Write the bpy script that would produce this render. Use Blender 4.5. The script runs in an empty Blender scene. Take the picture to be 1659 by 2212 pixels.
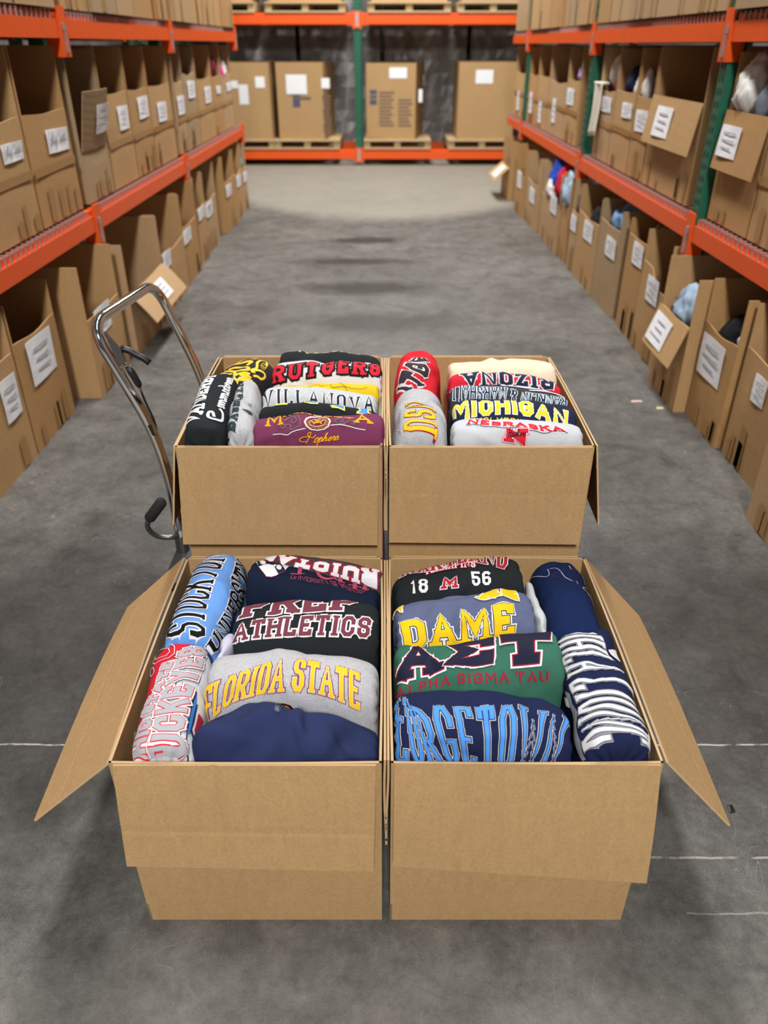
import bpy, bmesh, math, random
import numpy as np
from mathutils import Vector, Matrix, noise as mnoise

SC = bpy.context.scene
COL = SC.collection
# ------------------------------------------------------------------ camera
cam_d = bpy.data.cameras.new('camera'); cam = bpy.data.objects.new('camera', cam_d); COL.objects.link(cam)
cam.location = (0, 0, 1.52); cam.rotation_euler = (math.radians(90 - 31.3), 0, 0)
cam_d.sensor_fit = 'VERTICAL'; cam_d.sensor_height = 24.0; cam_d.lens = 1661.0 / 2212.0 * 24.0
cam_d.dof.use_dof = True; cam_d.dof.focus_distance = 1.62; cam_d.dof.aperture_fstop = cam_d.lens / 1000 / 0.0092
cam_d.clip_start = .05; cam_d.clip_end = 60
SC.camera = cam
# ------------------------------------------------------------------ world and lamps
W = bpy.data.worlds.new('warehouse_air'); SC.world = W; W.use_nodes = True
W.node_tree.nodes['Background'].inputs[0].default_value = (.86, .92, 1.0, 1); W.node_tree.nodes['Background'].inputs[1].default_value = .06
SC.view_settings.view_transform = 'Standard'; SC.view_settings.look = 'None'
SC.view_settings.exposure = 0.0; SC.view_settings.gamma = 1.0; SC.view_settings.use_curve_mapping = False
LAMPS = [(0, 1.6, 6.4, .6, 4.0, 110), (0, 5.8, 6.4, .6, 2.4, 330), (0, 10.4, 6.0, 1.4, 1.6, 500), (0, -4.3, 6.0, .7, 1.6, 650)]
for i, (x, y, z, sx, sy, p) in enumerate(LAMPS):
    ld = bpy.data.lights.new('highbay_lamp', 'AREA'); ld.shape = 'RECTANGLE'; ld.size = sx; ld.size_y = sy; ld.energy = p; ld.color = (1.0, .975, .94)
    lo = bpy.data.objects.new('highbay_lamp', ld); COL.objects.link(lo); lo.location = (x, y, z)
    if y < 0: lo.rotation_euler = (math.radians(18), 0, 0)
SC.cycles.max_bounces = 8; SC.cycles.diffuse_bounces = 4; SC.cycles.glossy_bounces = 4

# ------------------------------------------------------------------ helpers
def lin(r, g, b):
    f = lambda c: c / 12.92 if c <= .04045 else ((c + .055) / 1.055) ** 2.4
    return (f(r / 255), f(g / 255), f(b / 255), 1)

MATS = {}
def mat(name, col, rough=.8, metal=0.0, build=None):
    if name in MATS: return MATS[name]
    m = bpy.data.materials.new(name); m.use_nodes = True
    nt = m.node_tree; b = nt.nodes['Principled BSDF']
    b.inputs['Base Color'].default_value = col; b.inputs['Roughness'].default_value = rough; b.inputs['Metallic'].default_value = metal
    if build: build(nt, b, col)
    MATS[name] = m
    return m
def node(nt, t, **k):
    n = nt.nodes.new(t)
    for a, v in k.items():
        if a.startswith('i_'): n.inputs[a[2:].replace('_', ' ')].default_value = v
        else: setattr(n, a, v)
    return n
def noise_n(nt, scale, detail=3, rough=.5, vec=None, dist=0):
    n = node(nt, 'ShaderNodeTexNoise'); n.inputs['Scale'].default_value = scale; n.inputs['Detail'].default_value = detail; n.inputs['Roughness'].default_value = rough; n.inputs['Distortion'].default_value = dist
    if vec is not None: nt.links.new(vec, n.inputs['Vector'])
    return n
def ramp(nt, src, stops):
    r = nt.nodes.new('ShaderNodeValToRGB'); e = r.color_ramp.elements
    while len(e) < len(stops): e.new(.5)
    for i, (p, c) in enumerate(stops): e[i].position = p; e[i].color = c if len(c) == 4 else (*c, 1)
    nt.links.new(src, r.inputs[0]); return r
def mixc(nt, fac, a, b, mode='MIX'):
    m = nt.nodes.new('ShaderNodeMix'); m.data_type = 'RGBA'; m.blend_type = mode
    for s, v in ((0, fac), (6, a), (7, b)):
        if hasattr(v, 'is_linked'): nt.links.new(v, m.inputs[s])
        else: m.inputs[s].default_value = v
    return m.outputs[2]
def math_n(nt, op, a, b=None):
    m = nt.nodes.new('ShaderNodeMath'); m.operation = op
    for i, v in enumerate((a, b)):
        if v is None: continue
        if hasattr(v, 'is_linked'): nt.links.new(v, m.inputs[i])
        else: m.inputs[i].default_value = v
    return m.outputs[0]
def objco(nt, scale=None):
    t = nt.nodes.new('ShaderNodeTexCoord')
    if scale is None: return t.outputs['Object']
    mp = nt.nodes.new('ShaderNodeMapping'); mp.inputs['Scale'].default_value = scale; nt.links.new(t.outputs['Object'], mp.inputs[0]); return mp.outputs[0]
def bump(nt, b, h, strength=.2, dist=.002):
    n = nt.nodes.new('ShaderNodeBump'); n.inputs['Strength'].default_value = strength; n.inputs['Distance'].default_value = dist
    nt.links.new(h, n.inputs['Height']); nt.links.new(n.outputs[0], b.inputs['Normal'])
def scaled(c, k): return (c[0] * k, c[1] * k, c[2] * k, 1)

def build_card(k=1.0, flute=True):
    def f(nt, b, col):
        v = objco(nt)
        big = noise_n(nt, 3.0, 4, .6, v); fine = noise_n(nt, 160, 2, .6, v)
        fib = noise_n(nt, 60, 3, .7, objco(nt, (1, 1, .25)))
        c = mixc(nt, big.outputs[0], scaled(col, .93), scaled(col, 1.06))
        c2 = ramp(nt, fine.outputs[0], [(.3, (.92, .92, .92)), (.7, (1.07, 1.07, 1.07))])
        c = mixc(nt, 1.0, c, c2.outputs[0], 'MULTIPLY')
        c3 = ramp(nt, fib.outputs[0], [(.35, (.96, .955, .95)), (.65, (1.03, 1.03, 1.03))])
        c = mixc(nt, 1.0, c, c3.outputs[0], 'MULTIPLY')
        nt.links.new(c, b.inputs['Base Color'])
        b.inputs['Specular IOR Level'].default_value = .25
        w = node(nt, 'ShaderNodeTexWave'); w.bands_direction = 'X'; w.inputs['Scale'].default_value = 45; w.inputs['Distortion'].default_value = .3; nt.links.new(v, w.inputs['Vector'])
        h = math_n(nt, 'ADD', math_n(nt, 'MULTIPLY', w.outputs['Fac'], .25), noise_n(nt, 22, 3, .5, v).outputs[0])
        bump(nt, b, h, .24, .003)
    return f
CARD = lin(187, 150, 104)
M_CARD = [mat('cardboard', CARD, .78, 0, build_card()), mat('cardboard_tan', lin(182, 142, 94), .78, 0, build_card()), mat('cardboard_pale', lin(184, 152, 114), .8, 0, build_card()), mat('cardboard_grey', lin(172, 146, 112), .8, 0, build_card())]
M_CARDNEW = mat('cardboard_new', lin(180, 146, 102), .74, 0, build_card())
M_CARDEDGE = mat('cardboard_edge', lin(196, 164, 122), .85)
M_TAPE = mat('packing_tape', lin(158, 116, 66), .35)
M_STAIN = mat('tape_residue', lin(164, 125, 74), .75)
M_PAPER = mat('white_paper', lin(238, 240, 244), .7)
M_INK = mat('marker_ink', lin(70, 72, 84), .7)
M_INKPALE = mat('faded_ink', lin(186, 187, 196), .7)
M_ORANGE = mat('orange_paint', lin(232, 86, 16), .42, 0, lambda nt, b, c: nt.links.new(mixc(nt, noise_n(nt, 9, 4, .6, objco(nt)).outputs[0], scaled(c, .9), scaled(c, 1.1)), b.inputs['Base Color']))
def green_b(nt, b, c):
    n = noise_n(nt, 14, 4, .7, objco(nt)); nt.links.new(mixc(nt, n.outputs[0], scaled(c, .75), scaled(c, 1.25)), b.inputs['Base Color'])
M_GREEN = mat('green_paint', lin(30, 100, 76), .45, 0, green_b)
M_ZINC = mat('galvanised_wire', lin(178, 170, 168), .4, .6)
M_STEEL = mat('zinc_clip', lin(190, 190, 190), .35, .8)
M_CHROME = mat('chrome', (.86, .85, .83, 1), .09, 1.0)
M_GREYSTEEL = mat('grey_steel', lin(120, 120, 118), .35, .9)
M_BLACK = mat('black_plastic', lin(26, 26, 28), .45)
M_RUBBER = mat('black_foam', lin(32, 31, 32), .85, 0, lambda nt, b, c: bump(nt, b, noise_n(nt, 400, 2, .6, objco(nt)).outputs[0], .3, .001))
M_DECK = mat('platform_paint', lin(58, 60, 64), .5)
def wood_b(nt, b, c):
    n = noise_n(nt, 6, 4, .6, objco(nt, (1.2, 12, 12))); nt.links.new(mixc(nt, n.outputs[0], scaled(c, .7), scaled(c, 1.2)), b.inputs['Base Color'])
M_WOOD = mat('pallet_wood', lin(196, 170, 128), .8, 0, wood_b)

# ------------------------------------------------------------------ meshes
class MB:
    """Collects faces; build() links them as one mesh object under a parent (world coordinates in)."""
    def __init__(s): s.v = []; s.f = []; s.m = []
    def add(s, vs, fs, mi=0):
        o = len(s.v); s.v.extend([tuple(map(float, p)) for p in vs]); s.f.extend([tuple(i + o for i in f) for f in fs]); s.m.extend([mi] * len(fs)); return s
    def box(s, a, b, mi=0):
        (x0, y0, z0), (x1, y1, z1) = a, b
        return s.add([(x0, y0, z0), (x1, y0, z0), (x1, y1, z0), (x0, y1, z0), (x0, y0, z1), (x1, y0, z1), (x1, y1, z1), (x0, y1, z1)], [(0, 3, 2, 1), (4, 5, 6, 7), (0, 1, 5, 4), (1, 2, 6, 5), (2, 3, 7, 6), (3, 0, 4, 7)], mi)
    def slab(s, c, t, nu=1, nv=1, fn=None, mi=0, mie=None):
        """c = 4 corners p00,p10,p11,p01; t thickness along the normal; fn(u, v) -> offset along the normal (and optional extra vector)."""
        c = [Vector(p) for p in c]; n = (c[1] - c[0]).cross(c[3] - c[0]).normalized()
        g = []
        for side in (0, 1):
            for j in range(nv + 1):
                for i in range(nu + 1):
                    u, v = i / nu, j / nv
                    p = (c[0] * (1 - u) + c[1] * u) * (1 - v) + (c[3] * (1 - u) + c[2] * u) * v
                    d = fn(u, v) if fn else 0
                    g.append(p + n * (d + (t if side else 0)))
        W_ = nu + 1; N_ = W_ * (nv + 1); fs = []; ed = []
        for j in range(nv):
            for i in range(nu):
                a = j * W_ + i; fs.append((a, a + W_, a + W_ + 1, a + 1)); fs.append((N_ + a, N_ + a + 1, N_ + a + W_ + 1, N_ + a + W_))
        for i in range(nu):
            a = i; ed.append((a, a + 1, N_ + a + 1, N_ + a)); a = nv * W_ + i; ed.append((a + 1, a, N_ + a, N_ + a + 1))
        for j in range(nv):
            a = j * W_; ed.append((a + W_, a, N_ + a, N_ + a + W_)); a = j * W_ + nu; ed.append((a, a + W_, N_ + a + W_, N_ + a))
        o = len(s.v); s.v.extend([tuple(p) for p in g])
        s.f.extend([tuple(i + o for i in f) for f in fs + ed]); s.m.extend([mi] * len(fs) + [mi if mie is None else mie] * len(ed)); return s
    def tube(s, pts, r, n=10, mi=0, cap=True, rs=None):
        pts = [Vector(p) for p in pts]; up = Vector((0, 0, 1)); o = len(s.v); prev = None
        for i, p in enumerate(pts):
            t = (pts[min(i + 1, len(pts) - 1)] - pts[max(i - 1, 0)]).normalized()
            if prev is None:
                a = t.cross(up if abs(t.z) < .9 else Vector((1, 0, 0))).normalized()
            else:
                a = (prev - t * prev.dot(t)).normalized()
            prev = a; b = t.cross(a); rr = rs[i] if rs else r
            for k in range(n):
                q = p + (a * math.cos(2 * math.pi * k / n) + b * math.sin(2 * math.pi * k / n)) * rr; s.v.append(tuple(q))
        for i in range(len(pts) - 1):
            for k in range(n):
                k2 = (k + 1) % n; s.f.append((o + i * n + k, o + i * n + k2, o + (i + 1) * n + k2, o + (i + 1) * n + k)); s.m.append(mi)
        if cap:
            s.f.append(tuple(o + k for k in reversed(range(n)))); e = o + (len(pts) - 1) * n; s.f.append(tuple(e + k for k in range(n))); s.m += [mi, mi]
        return s
    def build(s, name, mats, parent=None, smooth=False, org=None):
        me = bpy.data.meshes.new(name); o0 = Vector(org) if org is not None else (Vector(parent['_o']) if parent is not None and '_o' in parent else Vector((0, 0, 0)))
        v = np.array(s.v, float) - np.array(o0)
        me.from_pydata(v.tolist(), [], s.f); mats = mats if isinstance(mats, (list, tuple)) else [mats]
        for m in mats: me.materials.append(m)
        if len(mats) > 1: me.polygons.foreach_set('material_index', s.m)
        if smooth: me.polygons.foreach_set('use_smooth', [True] * len(me.polygons))
        me.update(); ob = bpy.data.objects.new(name, me); COL.objects.link(ob)
        if parent is not None: ob.parent = parent
        elif org is not None: ob.location = o0
        if parent is not None and '_o' in parent: ob['_o'] = list(parent['_o'])
        return ob
def bez(pts, r=.05, n=7):
    """Polyline with its inner corners rounded."""
    pts = [Vector(p) for p in pts]; out = [pts[0]]
    for i in range(1, len(pts) - 1):
        a, b, c = pts[i - 1], pts[i], pts[i + 1]
        ra = min(r, (a - b).length * .48); rc = min(r, (c - b).length * .48)
        p, q = b + (a - b).normalized() * ra, b + (c - b).normalized() * rc
        for k in range(n + 1):
            t = k / n; out.append(p * (1 - t) ** 2 + b * 2 * t * (1 - t) + q * t * t)
    out.append(pts[-1]); return out
def tag(o, label=None, cat=None, group=None, kind=None):
    if label: o['label'] = label
    if cat: o['category'] = cat
    if group: o['group'] = group
    if kind: o['kind'] = kind
    return o
def thing(name, label, cat, loc, group=None):
    o = bpy.data.objects.new(name, None); COL.objects.link(o); o.location = loc; o['_o'] = list(loc); o.empty_display_size = .05
    return tag(o, label, cat, group)

# ------------------------------------------------------------------ the setting
def floor_b(nt, b, col):
    t = nt.nodes.new('ShaderNodeNewGeometry'); pos = t.outputs['Position']
    def mp(sc):
        m = nt.nodes.new('ShaderNodeMapping'); m.inputs['Scale'].default_value = sc; nt.links.new(pos, m.inputs[0]); return m.outputs[0]
    big = noise_n(nt, .9, 5, .62, pos); mid = noise_n(nt, 4.5, 6, .68, pos, .6); fine = noise_n(nt, 55, 4, .7, pos); spk = noise_n(nt, 260, 2, .6, pos)
    c = ramp(nt, big.outputs[0], [(.32, lin(76, 75, 71)), (.5, lin(94, 93, 90)), (.68, lin(104, 102, 98))]).outputs[0]
    warm = noise_n(nt, 1.7, 4, .6, mp((1, 1, 1.1)), .8)
    c = mixc(nt, ramp(nt, warm.outputs[0], [(.52, (0, 0, 0)), (.72, (.55, .55, .55))]).outputs[0], c, lin(84, 75, 73))
    m1 = ramp(nt, mid.outputs[0], [(.28, (.60, .60, .60)), (.5, (1, 1, 1)), (.75, (1.26, 1.26, 1.26))])
    c = mixc(nt, 1, c, m1.outputs[0], 'MULTIPLY')
    m2 = ramp(nt, fine.outputs[0], [(.3, (.80, .80, .80)), (.7, (1.18, 1.18, 1.18))]); c = mixc(nt, 1, c, m2.outputs[0], 'MULTIPLY')
    m3 = ramp(nt, spk.outputs[0], [(.25, (.78, .78, .78)), (.5, (1, 1, 1)), (.76, (1.35, 1.35, 1.35))]); c = mixc(nt, 1, c, m3.outputs[0], 'MULTIPLY')
    mid2 = noise_n(nt, 15, 8, .78, pos, .4); m4 = ramp(nt, mid2.outputs[0], [(.30, (.66, .66, .66)), (.5, (1, 1, 1)), (.72, (1.30, 1.30, 1.30))]); c = mixc(nt, 1, c, m4.outputs[0], 'MULTIPLY')
    # pale scuffs: thin bent scratches
    for k, (sc, th) in enumerate((((5, 9, 1), .012), ((11, 4, 1), .009))):
        n = noise_n(nt, 1.0, 2, .5, mp(sc), 1.4)
        d = math_n(nt, 'ABSOLUTE', math_n(nt, 'SUBTRACT', n.outputs[0], .5))
        line = math_n(nt, 'LESS_THAN', d, th * .35)
        msk = ramp(nt, noise_n(nt, 3.1 + k, 3, .6, pos).outputs[0], [(.56, (0, 0, 0)), (.66, (.30, .30, .30))]).outputs[0]
        c = mixc(nt, math_n(nt, 'MULTIPLY', line, msk), c, lin(190, 187, 180))
    # pale patches of dried spill
    pt = ramp(nt, noise_n(nt, 2.3, 6, .75, mp((1, 2, 1)), .3).outputs[0], [(.64, (0, 0, 0)), (.72, (.32, .32, .32))]).outputs[0]
    c = mixc(nt, pt, c, lin(132, 129, 122))
    # oil stains down the middle of the aisle, painted shade beside the front cartons
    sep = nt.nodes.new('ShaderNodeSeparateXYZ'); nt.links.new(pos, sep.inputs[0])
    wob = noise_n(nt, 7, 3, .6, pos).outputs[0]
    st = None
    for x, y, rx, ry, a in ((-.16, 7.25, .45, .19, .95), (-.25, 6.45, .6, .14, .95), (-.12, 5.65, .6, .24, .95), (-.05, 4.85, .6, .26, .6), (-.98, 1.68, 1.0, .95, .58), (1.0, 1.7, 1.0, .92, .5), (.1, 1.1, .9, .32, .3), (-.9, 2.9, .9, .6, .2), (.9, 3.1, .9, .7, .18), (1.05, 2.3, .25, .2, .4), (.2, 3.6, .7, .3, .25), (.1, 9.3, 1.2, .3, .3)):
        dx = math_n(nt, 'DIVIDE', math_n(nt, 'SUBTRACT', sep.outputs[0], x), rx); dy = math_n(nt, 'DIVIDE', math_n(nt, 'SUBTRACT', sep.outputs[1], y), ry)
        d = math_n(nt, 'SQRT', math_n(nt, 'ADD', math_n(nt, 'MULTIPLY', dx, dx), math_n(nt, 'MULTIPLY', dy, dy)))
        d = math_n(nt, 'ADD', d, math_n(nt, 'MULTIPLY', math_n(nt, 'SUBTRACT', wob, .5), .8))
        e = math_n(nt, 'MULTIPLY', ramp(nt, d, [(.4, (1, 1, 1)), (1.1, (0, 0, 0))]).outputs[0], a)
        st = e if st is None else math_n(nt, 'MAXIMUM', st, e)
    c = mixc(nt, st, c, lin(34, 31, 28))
    # lit patch of the near floor, painted in as paler mottling
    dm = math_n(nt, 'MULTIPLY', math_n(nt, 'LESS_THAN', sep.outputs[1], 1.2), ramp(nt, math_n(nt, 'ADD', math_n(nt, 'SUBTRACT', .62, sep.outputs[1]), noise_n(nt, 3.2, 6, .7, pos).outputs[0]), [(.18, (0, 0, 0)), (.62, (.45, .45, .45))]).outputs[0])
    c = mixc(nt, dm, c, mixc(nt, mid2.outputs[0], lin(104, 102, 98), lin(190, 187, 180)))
    # saw-cut joints filled pale
    for y0, w, al, x0 in ((1.362, .0026, .6, -9), (1.045, .003, .4, .55), (.918, .002, .25, .62)):
        yy = math_n(nt, 'ADD', sep.outputs[1], math_n(nt, 'MULTIPLY', math_n(nt, 'SUBTRACT', noise_n(nt, 9, 3, .6, pos).outputs[0], .5), .012))
        d = math_n(nt, 'ABSOLUTE', math_n(nt, 'SUBTRACT', yy, y0))
        lm = math_n(nt, 'MULTIPLY', math_n(nt, 'LESS_THAN', d, w), math_n(nt, 'GREATER_THAN', sep.outputs[0], x0))
        gm = ramp(nt, noise_n(nt, 6 + y0 * 7, 4, .7, pos).outputs[0], [(.38, (0, 0, 0)), (.52, (al, al, al))]).outputs[0]
        c = mixc(nt, math_n(nt, 'MULTIPLY', lm, gm), c, lin(205, 200, 190))
    # paler floor colour at the far end, along a curved edge
    far = math_n(nt, 'ADD', sep.outputs[1], math_n(nt, 'ADD', math_n(nt, 'MULTIPLY', wob, .25), math_n(nt, 'MULTIPLY', math_n(nt, 'MULTIPLY', sep.outputs[0], sep.outputs[0]), -.42)))
    fm = ramp(nt, math_n(nt, 'DIVIDE', far, 20), [(.405, (0, 0, 0)), (.43, (.75, .75, .75))]).outputs[0]
    c = mixc(nt, fm, c, lin(150, 146, 135))
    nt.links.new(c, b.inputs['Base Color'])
    r = ramp(nt, mid.outputs[0], [(.3, (.42, .42, .42)), (.7, (.62, .62, .62))]); nt.links.new(r.outputs[0], b.inputs['Roughness'])
    b.inputs['Specular IOR Level'].default_value = .35
    bump(nt, b, math_n(nt, 'ADD', fine.outputs[0], math_n(nt, 'MULTIPLY', spk.outputs[0], .4)), .12, .004)
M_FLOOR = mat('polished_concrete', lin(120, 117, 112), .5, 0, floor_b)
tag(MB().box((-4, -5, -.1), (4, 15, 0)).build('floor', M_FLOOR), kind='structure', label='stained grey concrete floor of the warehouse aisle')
def wall_b(nt, b, col):
    v = objco(nt); n = noise_n(nt, 1.2, 6, .7, objco(nt, (1, 1, .6)), 1.2)
    nt.links.new(ramp(nt, n.outputs[0], [(.3, lin(70, 68, 68)), (.6, lin(98, 95, 94)), (.72, lin(122, 120, 120))]).outputs[0], b.inputs['Base Color'])
M_WALL = mat('grey_block_wall', lin(90, 88, 88), .7, 0, wall_b)
tag(MB().box((-4, 14.4, 0), (4, 14.6, 5.2)).build('wall_back', M_WALL), kind='structure')
tag(MB().box((-4, -5, 0), (-3.9, 14.4, 5.2)).build('wall_left', M_WALL), kind='structure')
tag(MB().box((3.9, -5, 0), (4, 14.4, 5.2)).build('wall_right', M_WALL), kind='structure')
# ------------------------------------------------------------------ drawn letters: polylines stroked to quads
BL = {
 'A': (.86, [[(0, 0), (.5, 1), (1, 0)], [(.24, .34), (.76, .34)]], [(0, 0), (1, 0)]),
 'B': (.74, [[(0, 0), (0, 1), (.72, 1), (1, .84), (1, .66), (.8, .52), (0, .52)], [(.8, .52), (1, .38), (1, .16), (.72, 0), (0, 0)]], []),
 'C': (.74, [[(1, .7), (1, .84), (.72, 1), (.28, 1), (0, .82), (0, .18), (.28, 0), (.72, 0), (1, .16), (1, .3)]], []),
 'D': (.76, [[(0, 0), (0, 1), (.7, 1), (1, .8), (1, .2), (.7, 0), (0, 0)]], []),
 'E': (.70, [[(1, .88), (1, 1), (0, 1), (0, 0), (1, 0), (1, .12)], [(0, .5), (.62, .5)]], []),
 'F': (.68, [[(1, .88), (1, 1), (0, 1), (0, 0)], [(0, .5), (.7, .5)]], [(0, 0)]),
 'G': (.76, [[(1, .72), (1, .84), (.72, 1), (.28, 1), (0, .82), (0, .18), (.28, 0), (.72, 0), (1, .18), (1, .44), (.6, .44)]], []),
 'H': (.80, [[(0, 0), (0, 1)], [(1, 0), (1, 1)], [(0, .5), (1, .5)]], [(0, 0), (1, 0), (0, 1), (1, 1)]),
 'I': (.34, [[(.5, 0), (.5, 1)]], [(.5, 0), (.5, 1)]),
 'J': (.60, [[(1, 1), (1, .18), (.72, 0), (.28, 0), (0, .2), (0, .3)]], [(1, 1)]),
 'K': (.82, [[(0, 0), (0, 1)], [(1, 1), (.08, .42)], [(.36, .58), (1, 0)]], [(0, 0), (0, 1), (1, 0), (1, 1)]),
 'L': (.68, [[(0, 1), (0, 0), (1, 0), (1, .14)]], [(0, 1)]),
 'M': (1.0, [[(0, 0), (0, 1), (.5, .3), (1, 1), (1, 0)]], [(0, 0), (1, 0)]),
 'N': (.84, [[(0, 0), (0, 1), (1, 0), (1, 1)]], [(0, 0), (1, 1)]),
 'O': (.76, [[(.28, 1), (0, .82), (0, .18), (.28, 0), (.72, 0), (1, .18), (1, .82), (.72, 1), (.28, 1)]], []),
 'P': (.72, [[(0, 0), (0, 1), (.72, 1), (1, .84), (1, .58), (.72, .44), (0, .44)]], [(0, 0)]),
 'R': (.80, [[(0, 0), (0, 1), (.72, 1), (1, .84), (1, .6), (.72, .46), (0, .46)], [(.5, .46), (1, 0)]], [(0, 0), (1, 0)]),
 'S': (.70, [[(1, .72), (1, .86), (.74, 1), (.26, 1), (0, .86), (0, .64), (.24, .52), (.76, .48), (1, .36), (1, .14), (.74, 0), (.26, 0), (0, .14), (0, .28)]], []),
 'T': (.76, [[(0, .86), (0, 1), (1, 1), (1, .86)], [(.5, 1), (.5, 0)]], [(.5, 0)]),
 'U': (.80, [[(0, 1), (0, .18), (.28, 0), (.72, 0), (1, .18), (1, 1)]], [(0, 1), (1, 1)]),
 'V': (.84, [[(0, 1), (.5, 0), (1, 1)]], [(0, 1), (1, 1)]),
 'W': (1.15, [[(0, 1), (.25, 0), (.5, .85), (.75, 0), (1, 1)]], [(0, 1), (1, 1)]),
 'X': (.82, [[(0, 0), (1, 1)], [(0, 1), (1, 0)]], [(0, 0), (1, 0), (0, 1), (1, 1)]),
 'Y': (.84, [[(0, 1), (.5, .44), (1, 1)], [(.5, .44), (.5, 0)]], [(0, 1), (1, 1), (.5, 0)]),
 'Z': (.72, [[(0, .86), (0, 1), (1, 1), (0, 0), (1, 0), (1, .14)]], []),
 'Σ': (.86, [[(1, .84), (1, 1), (0, 1), (.46, .5), (0, 0), (1, 0), (1, .16)]], []),
 '&': (.84, [[(1, 0), (.2, .72), (.26, .95), (.5, 1), (.7, .9), (.68, .7), (.06, .34), (.04, .12), (.28, 0), (.6, .04), (.98, .46)]], []),
 '1': (.44, [[(0, .8), (.5, 1), (.5, 0)]], [(.5, 0)]),
 '5': (.72, [[(1, 1), (0, 1), (0, .56), (.7, .58), (1, .44), (1, .16), (.72, 0), (.28, 0), (0, .16), (0, .26)]], []),
 '6': (.72, [[(.92, .9), (.74, 1), (.26, 1), (0, .84), (0, .16), (.28, 0), (.72, 0), (1, .16), (1, .42), (.74, .56), (0, .54)]], []),
 '8': (.72, [[(.26, 1), (0, .86), (0, .66), (.26, .52), (.74, .52), (1, .66), (1, .86), (.74, 1), (.26, 1)], [(.26, .52), (0, .38), (0, .14), (.26, 0), (.74, 0), (1, .14), (1, .38), (.74, .52)]], []),
 '.': (.24, [[(.3, 0), (.7, 0)]], []),
}
CU = {  # cursive: x-height = 1, pen travels left to right
 'o': (.62, [[(.0, .05), (.12, .2), (.1, .7), (.3, 1), (.52, .75), (.5, .25), (.3, 0), (.12, .25), (.2, .8), (.45, .9), (.62, .75)]]),
 'm': (1.15, [[(0, .6), (.14, 1), (.18, .7), (.14, 0)], [(.16, .5), (.34, .95), (.48, .9), (.48, .5), (.46, 0)], [(.48, .5), (.68, .95), (.82, .9), (.82, .4), (.86, .05), (1.0, .05), (1.15, .4)]]),
 'n': (.80, [[(0, .6), (.14, 1), (.18, .7), (.14, 0)], [(.16, .5), (.36, .95), (.5, .9), (.5, .4), (.54, .05), (.66, .05), (.8, .4)]]),
 'd': (.72, [[(.5, .85), (.25, 1), (.06, .6), (.1, .1), (.3, .05), (.5, .5), (.62, 1.9)], [(.62, 1.9), (.52, .5), (.54, .05), (.72, .3)]]),
 'r': (.52, [[(0, .3), (.16, 1.1), (.24, .9), (.4, .92), (.34, .4), (.38, .05), (.52, .3)]]),
 'e': (.56, [[(0, .3), (.3, .55), (.42, .85), (.28, 1), (.1, .7), (.12, .2), (.3, 0), (.56, .4)]]),
 's': (.50, [[(0, .3), (.22, 1.1), (.38, .5), (.3, .05), (.08, .05), (.1, .2)], [(.3, .05), (.5, .3)]]),
 ',': (.3, [[(.12, .1), (.16, -.1), (.05, -.4)]]),
 'p': (.68, [[(0, .4), (.16, 1), (.14, 0), (.06, -.9)], [(.14, .4), (.34, 1), (.5, .7), (.42, .1), (.2, .1)], [(.42, .1), (.68, .3)]]),
 'h': (.76, [[(0, .3), (.28, 1.7), (.2, 1.9), (.12, 1.2), (.1, 0)], [(.12, .5), (.34, .95), (.46, .85), (.46, .3), (.52, .05), (.76, .4)]]),
 'u': (.78, [[(0, .5), (.12, 1), (.1, .3), (.22, 0), (.42, .3), (.5, 1)], [(.5, 1), (.48, .3), (.56, .02), (.78, .4)]]),
 'k': (.74, [[(0, .3), (.26, 1.7), (.18, 1.9), (.12, 1.2), (.1, 0)], [(.12, .4), (.4, .95), (.42, .7), (.2, .5), (.46, .05), (.74, .3)]]),
 'l': (.44, [[(0, .3), (.3, 1.6), (.22, 1.9), (.1, 1.3), (.12, .2), (.24, 0), (.44, .35)]]),
 'a': (.66, [[(.48, .85), (.25, 1), (.06, .6), (.1, .1), (.3, .05), (.48, .6), (.5, .95)], [(.5, .95), (.46, .2), (.52, .02), (.66, .3)]]),
 't': (.5, [[(.0, .3), (.26, 1.6), (.2, .3), (.28, 0), (.5, .35)], [(.04, 1.1), (.44, 1.2)]]),
 'w': (.9, [[(0, .6), (.1, 1), (.1, .3), (.24, .02), (.4, .5), (.42, .95)], [(.42, .6), (.46, .1), (.6, .05), (.74, .5), (.74, 1), (.9, .85)]]),
 'g': (.6, [[(.48, .85), (.25, 1), (.06, .6), (.1, .1), (.3, .05), (.48, .6), (.5, 1), (.46, -.5), (.26, -.9), (.1, -.6), (.6, .3)]]),
 'C': (.95, [[(.85, 1.6), (.7, 1.9), (.3, 1.8), (.06, 1.0), (.16, .2), (.5, 0), (.95, .3)]]),
 'S': (.8, [[(.75, 1.6), (.5, 1.9), (.25, 1.6), (.4, 1.1), (.62, .6), (.45, .05), (.1, .1), (.05, .4)]]),
 'H': (1.1, [[(.0, 1.5), (.25, 1.9), (.25, 0)], [(.8, 1.9), (.75, .3), (.85, 0), (1.1, .3)], [(.1, .9), (.95, 1.05)]]),
 'L': (.8, [[(.3, 1.9), (.2, .8), (.1, .05), (.4, .1), (.8, .05)]]),
}
def catmull(p, n=4):
    if len(p) < 3: return list(p)
    q = [p[0]] + list(p) + [p[-1]]; out = []
    for i in range(1, len(q) - 2):
        a, b, c, d = (np.array(q[i + k], float) for k in (-1, 0, 1, 2))
        for k in range(n):
            t = k / n; out.append(tuple(.5 * ((2 * b) + (c - a) * t + (2 * a - 5 * b + 4 * c - d) * t * t + (-a + 3 * b - 3 * c + d) * t ** 3)))
    out.append(tuple(p[-1])); return out
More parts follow.
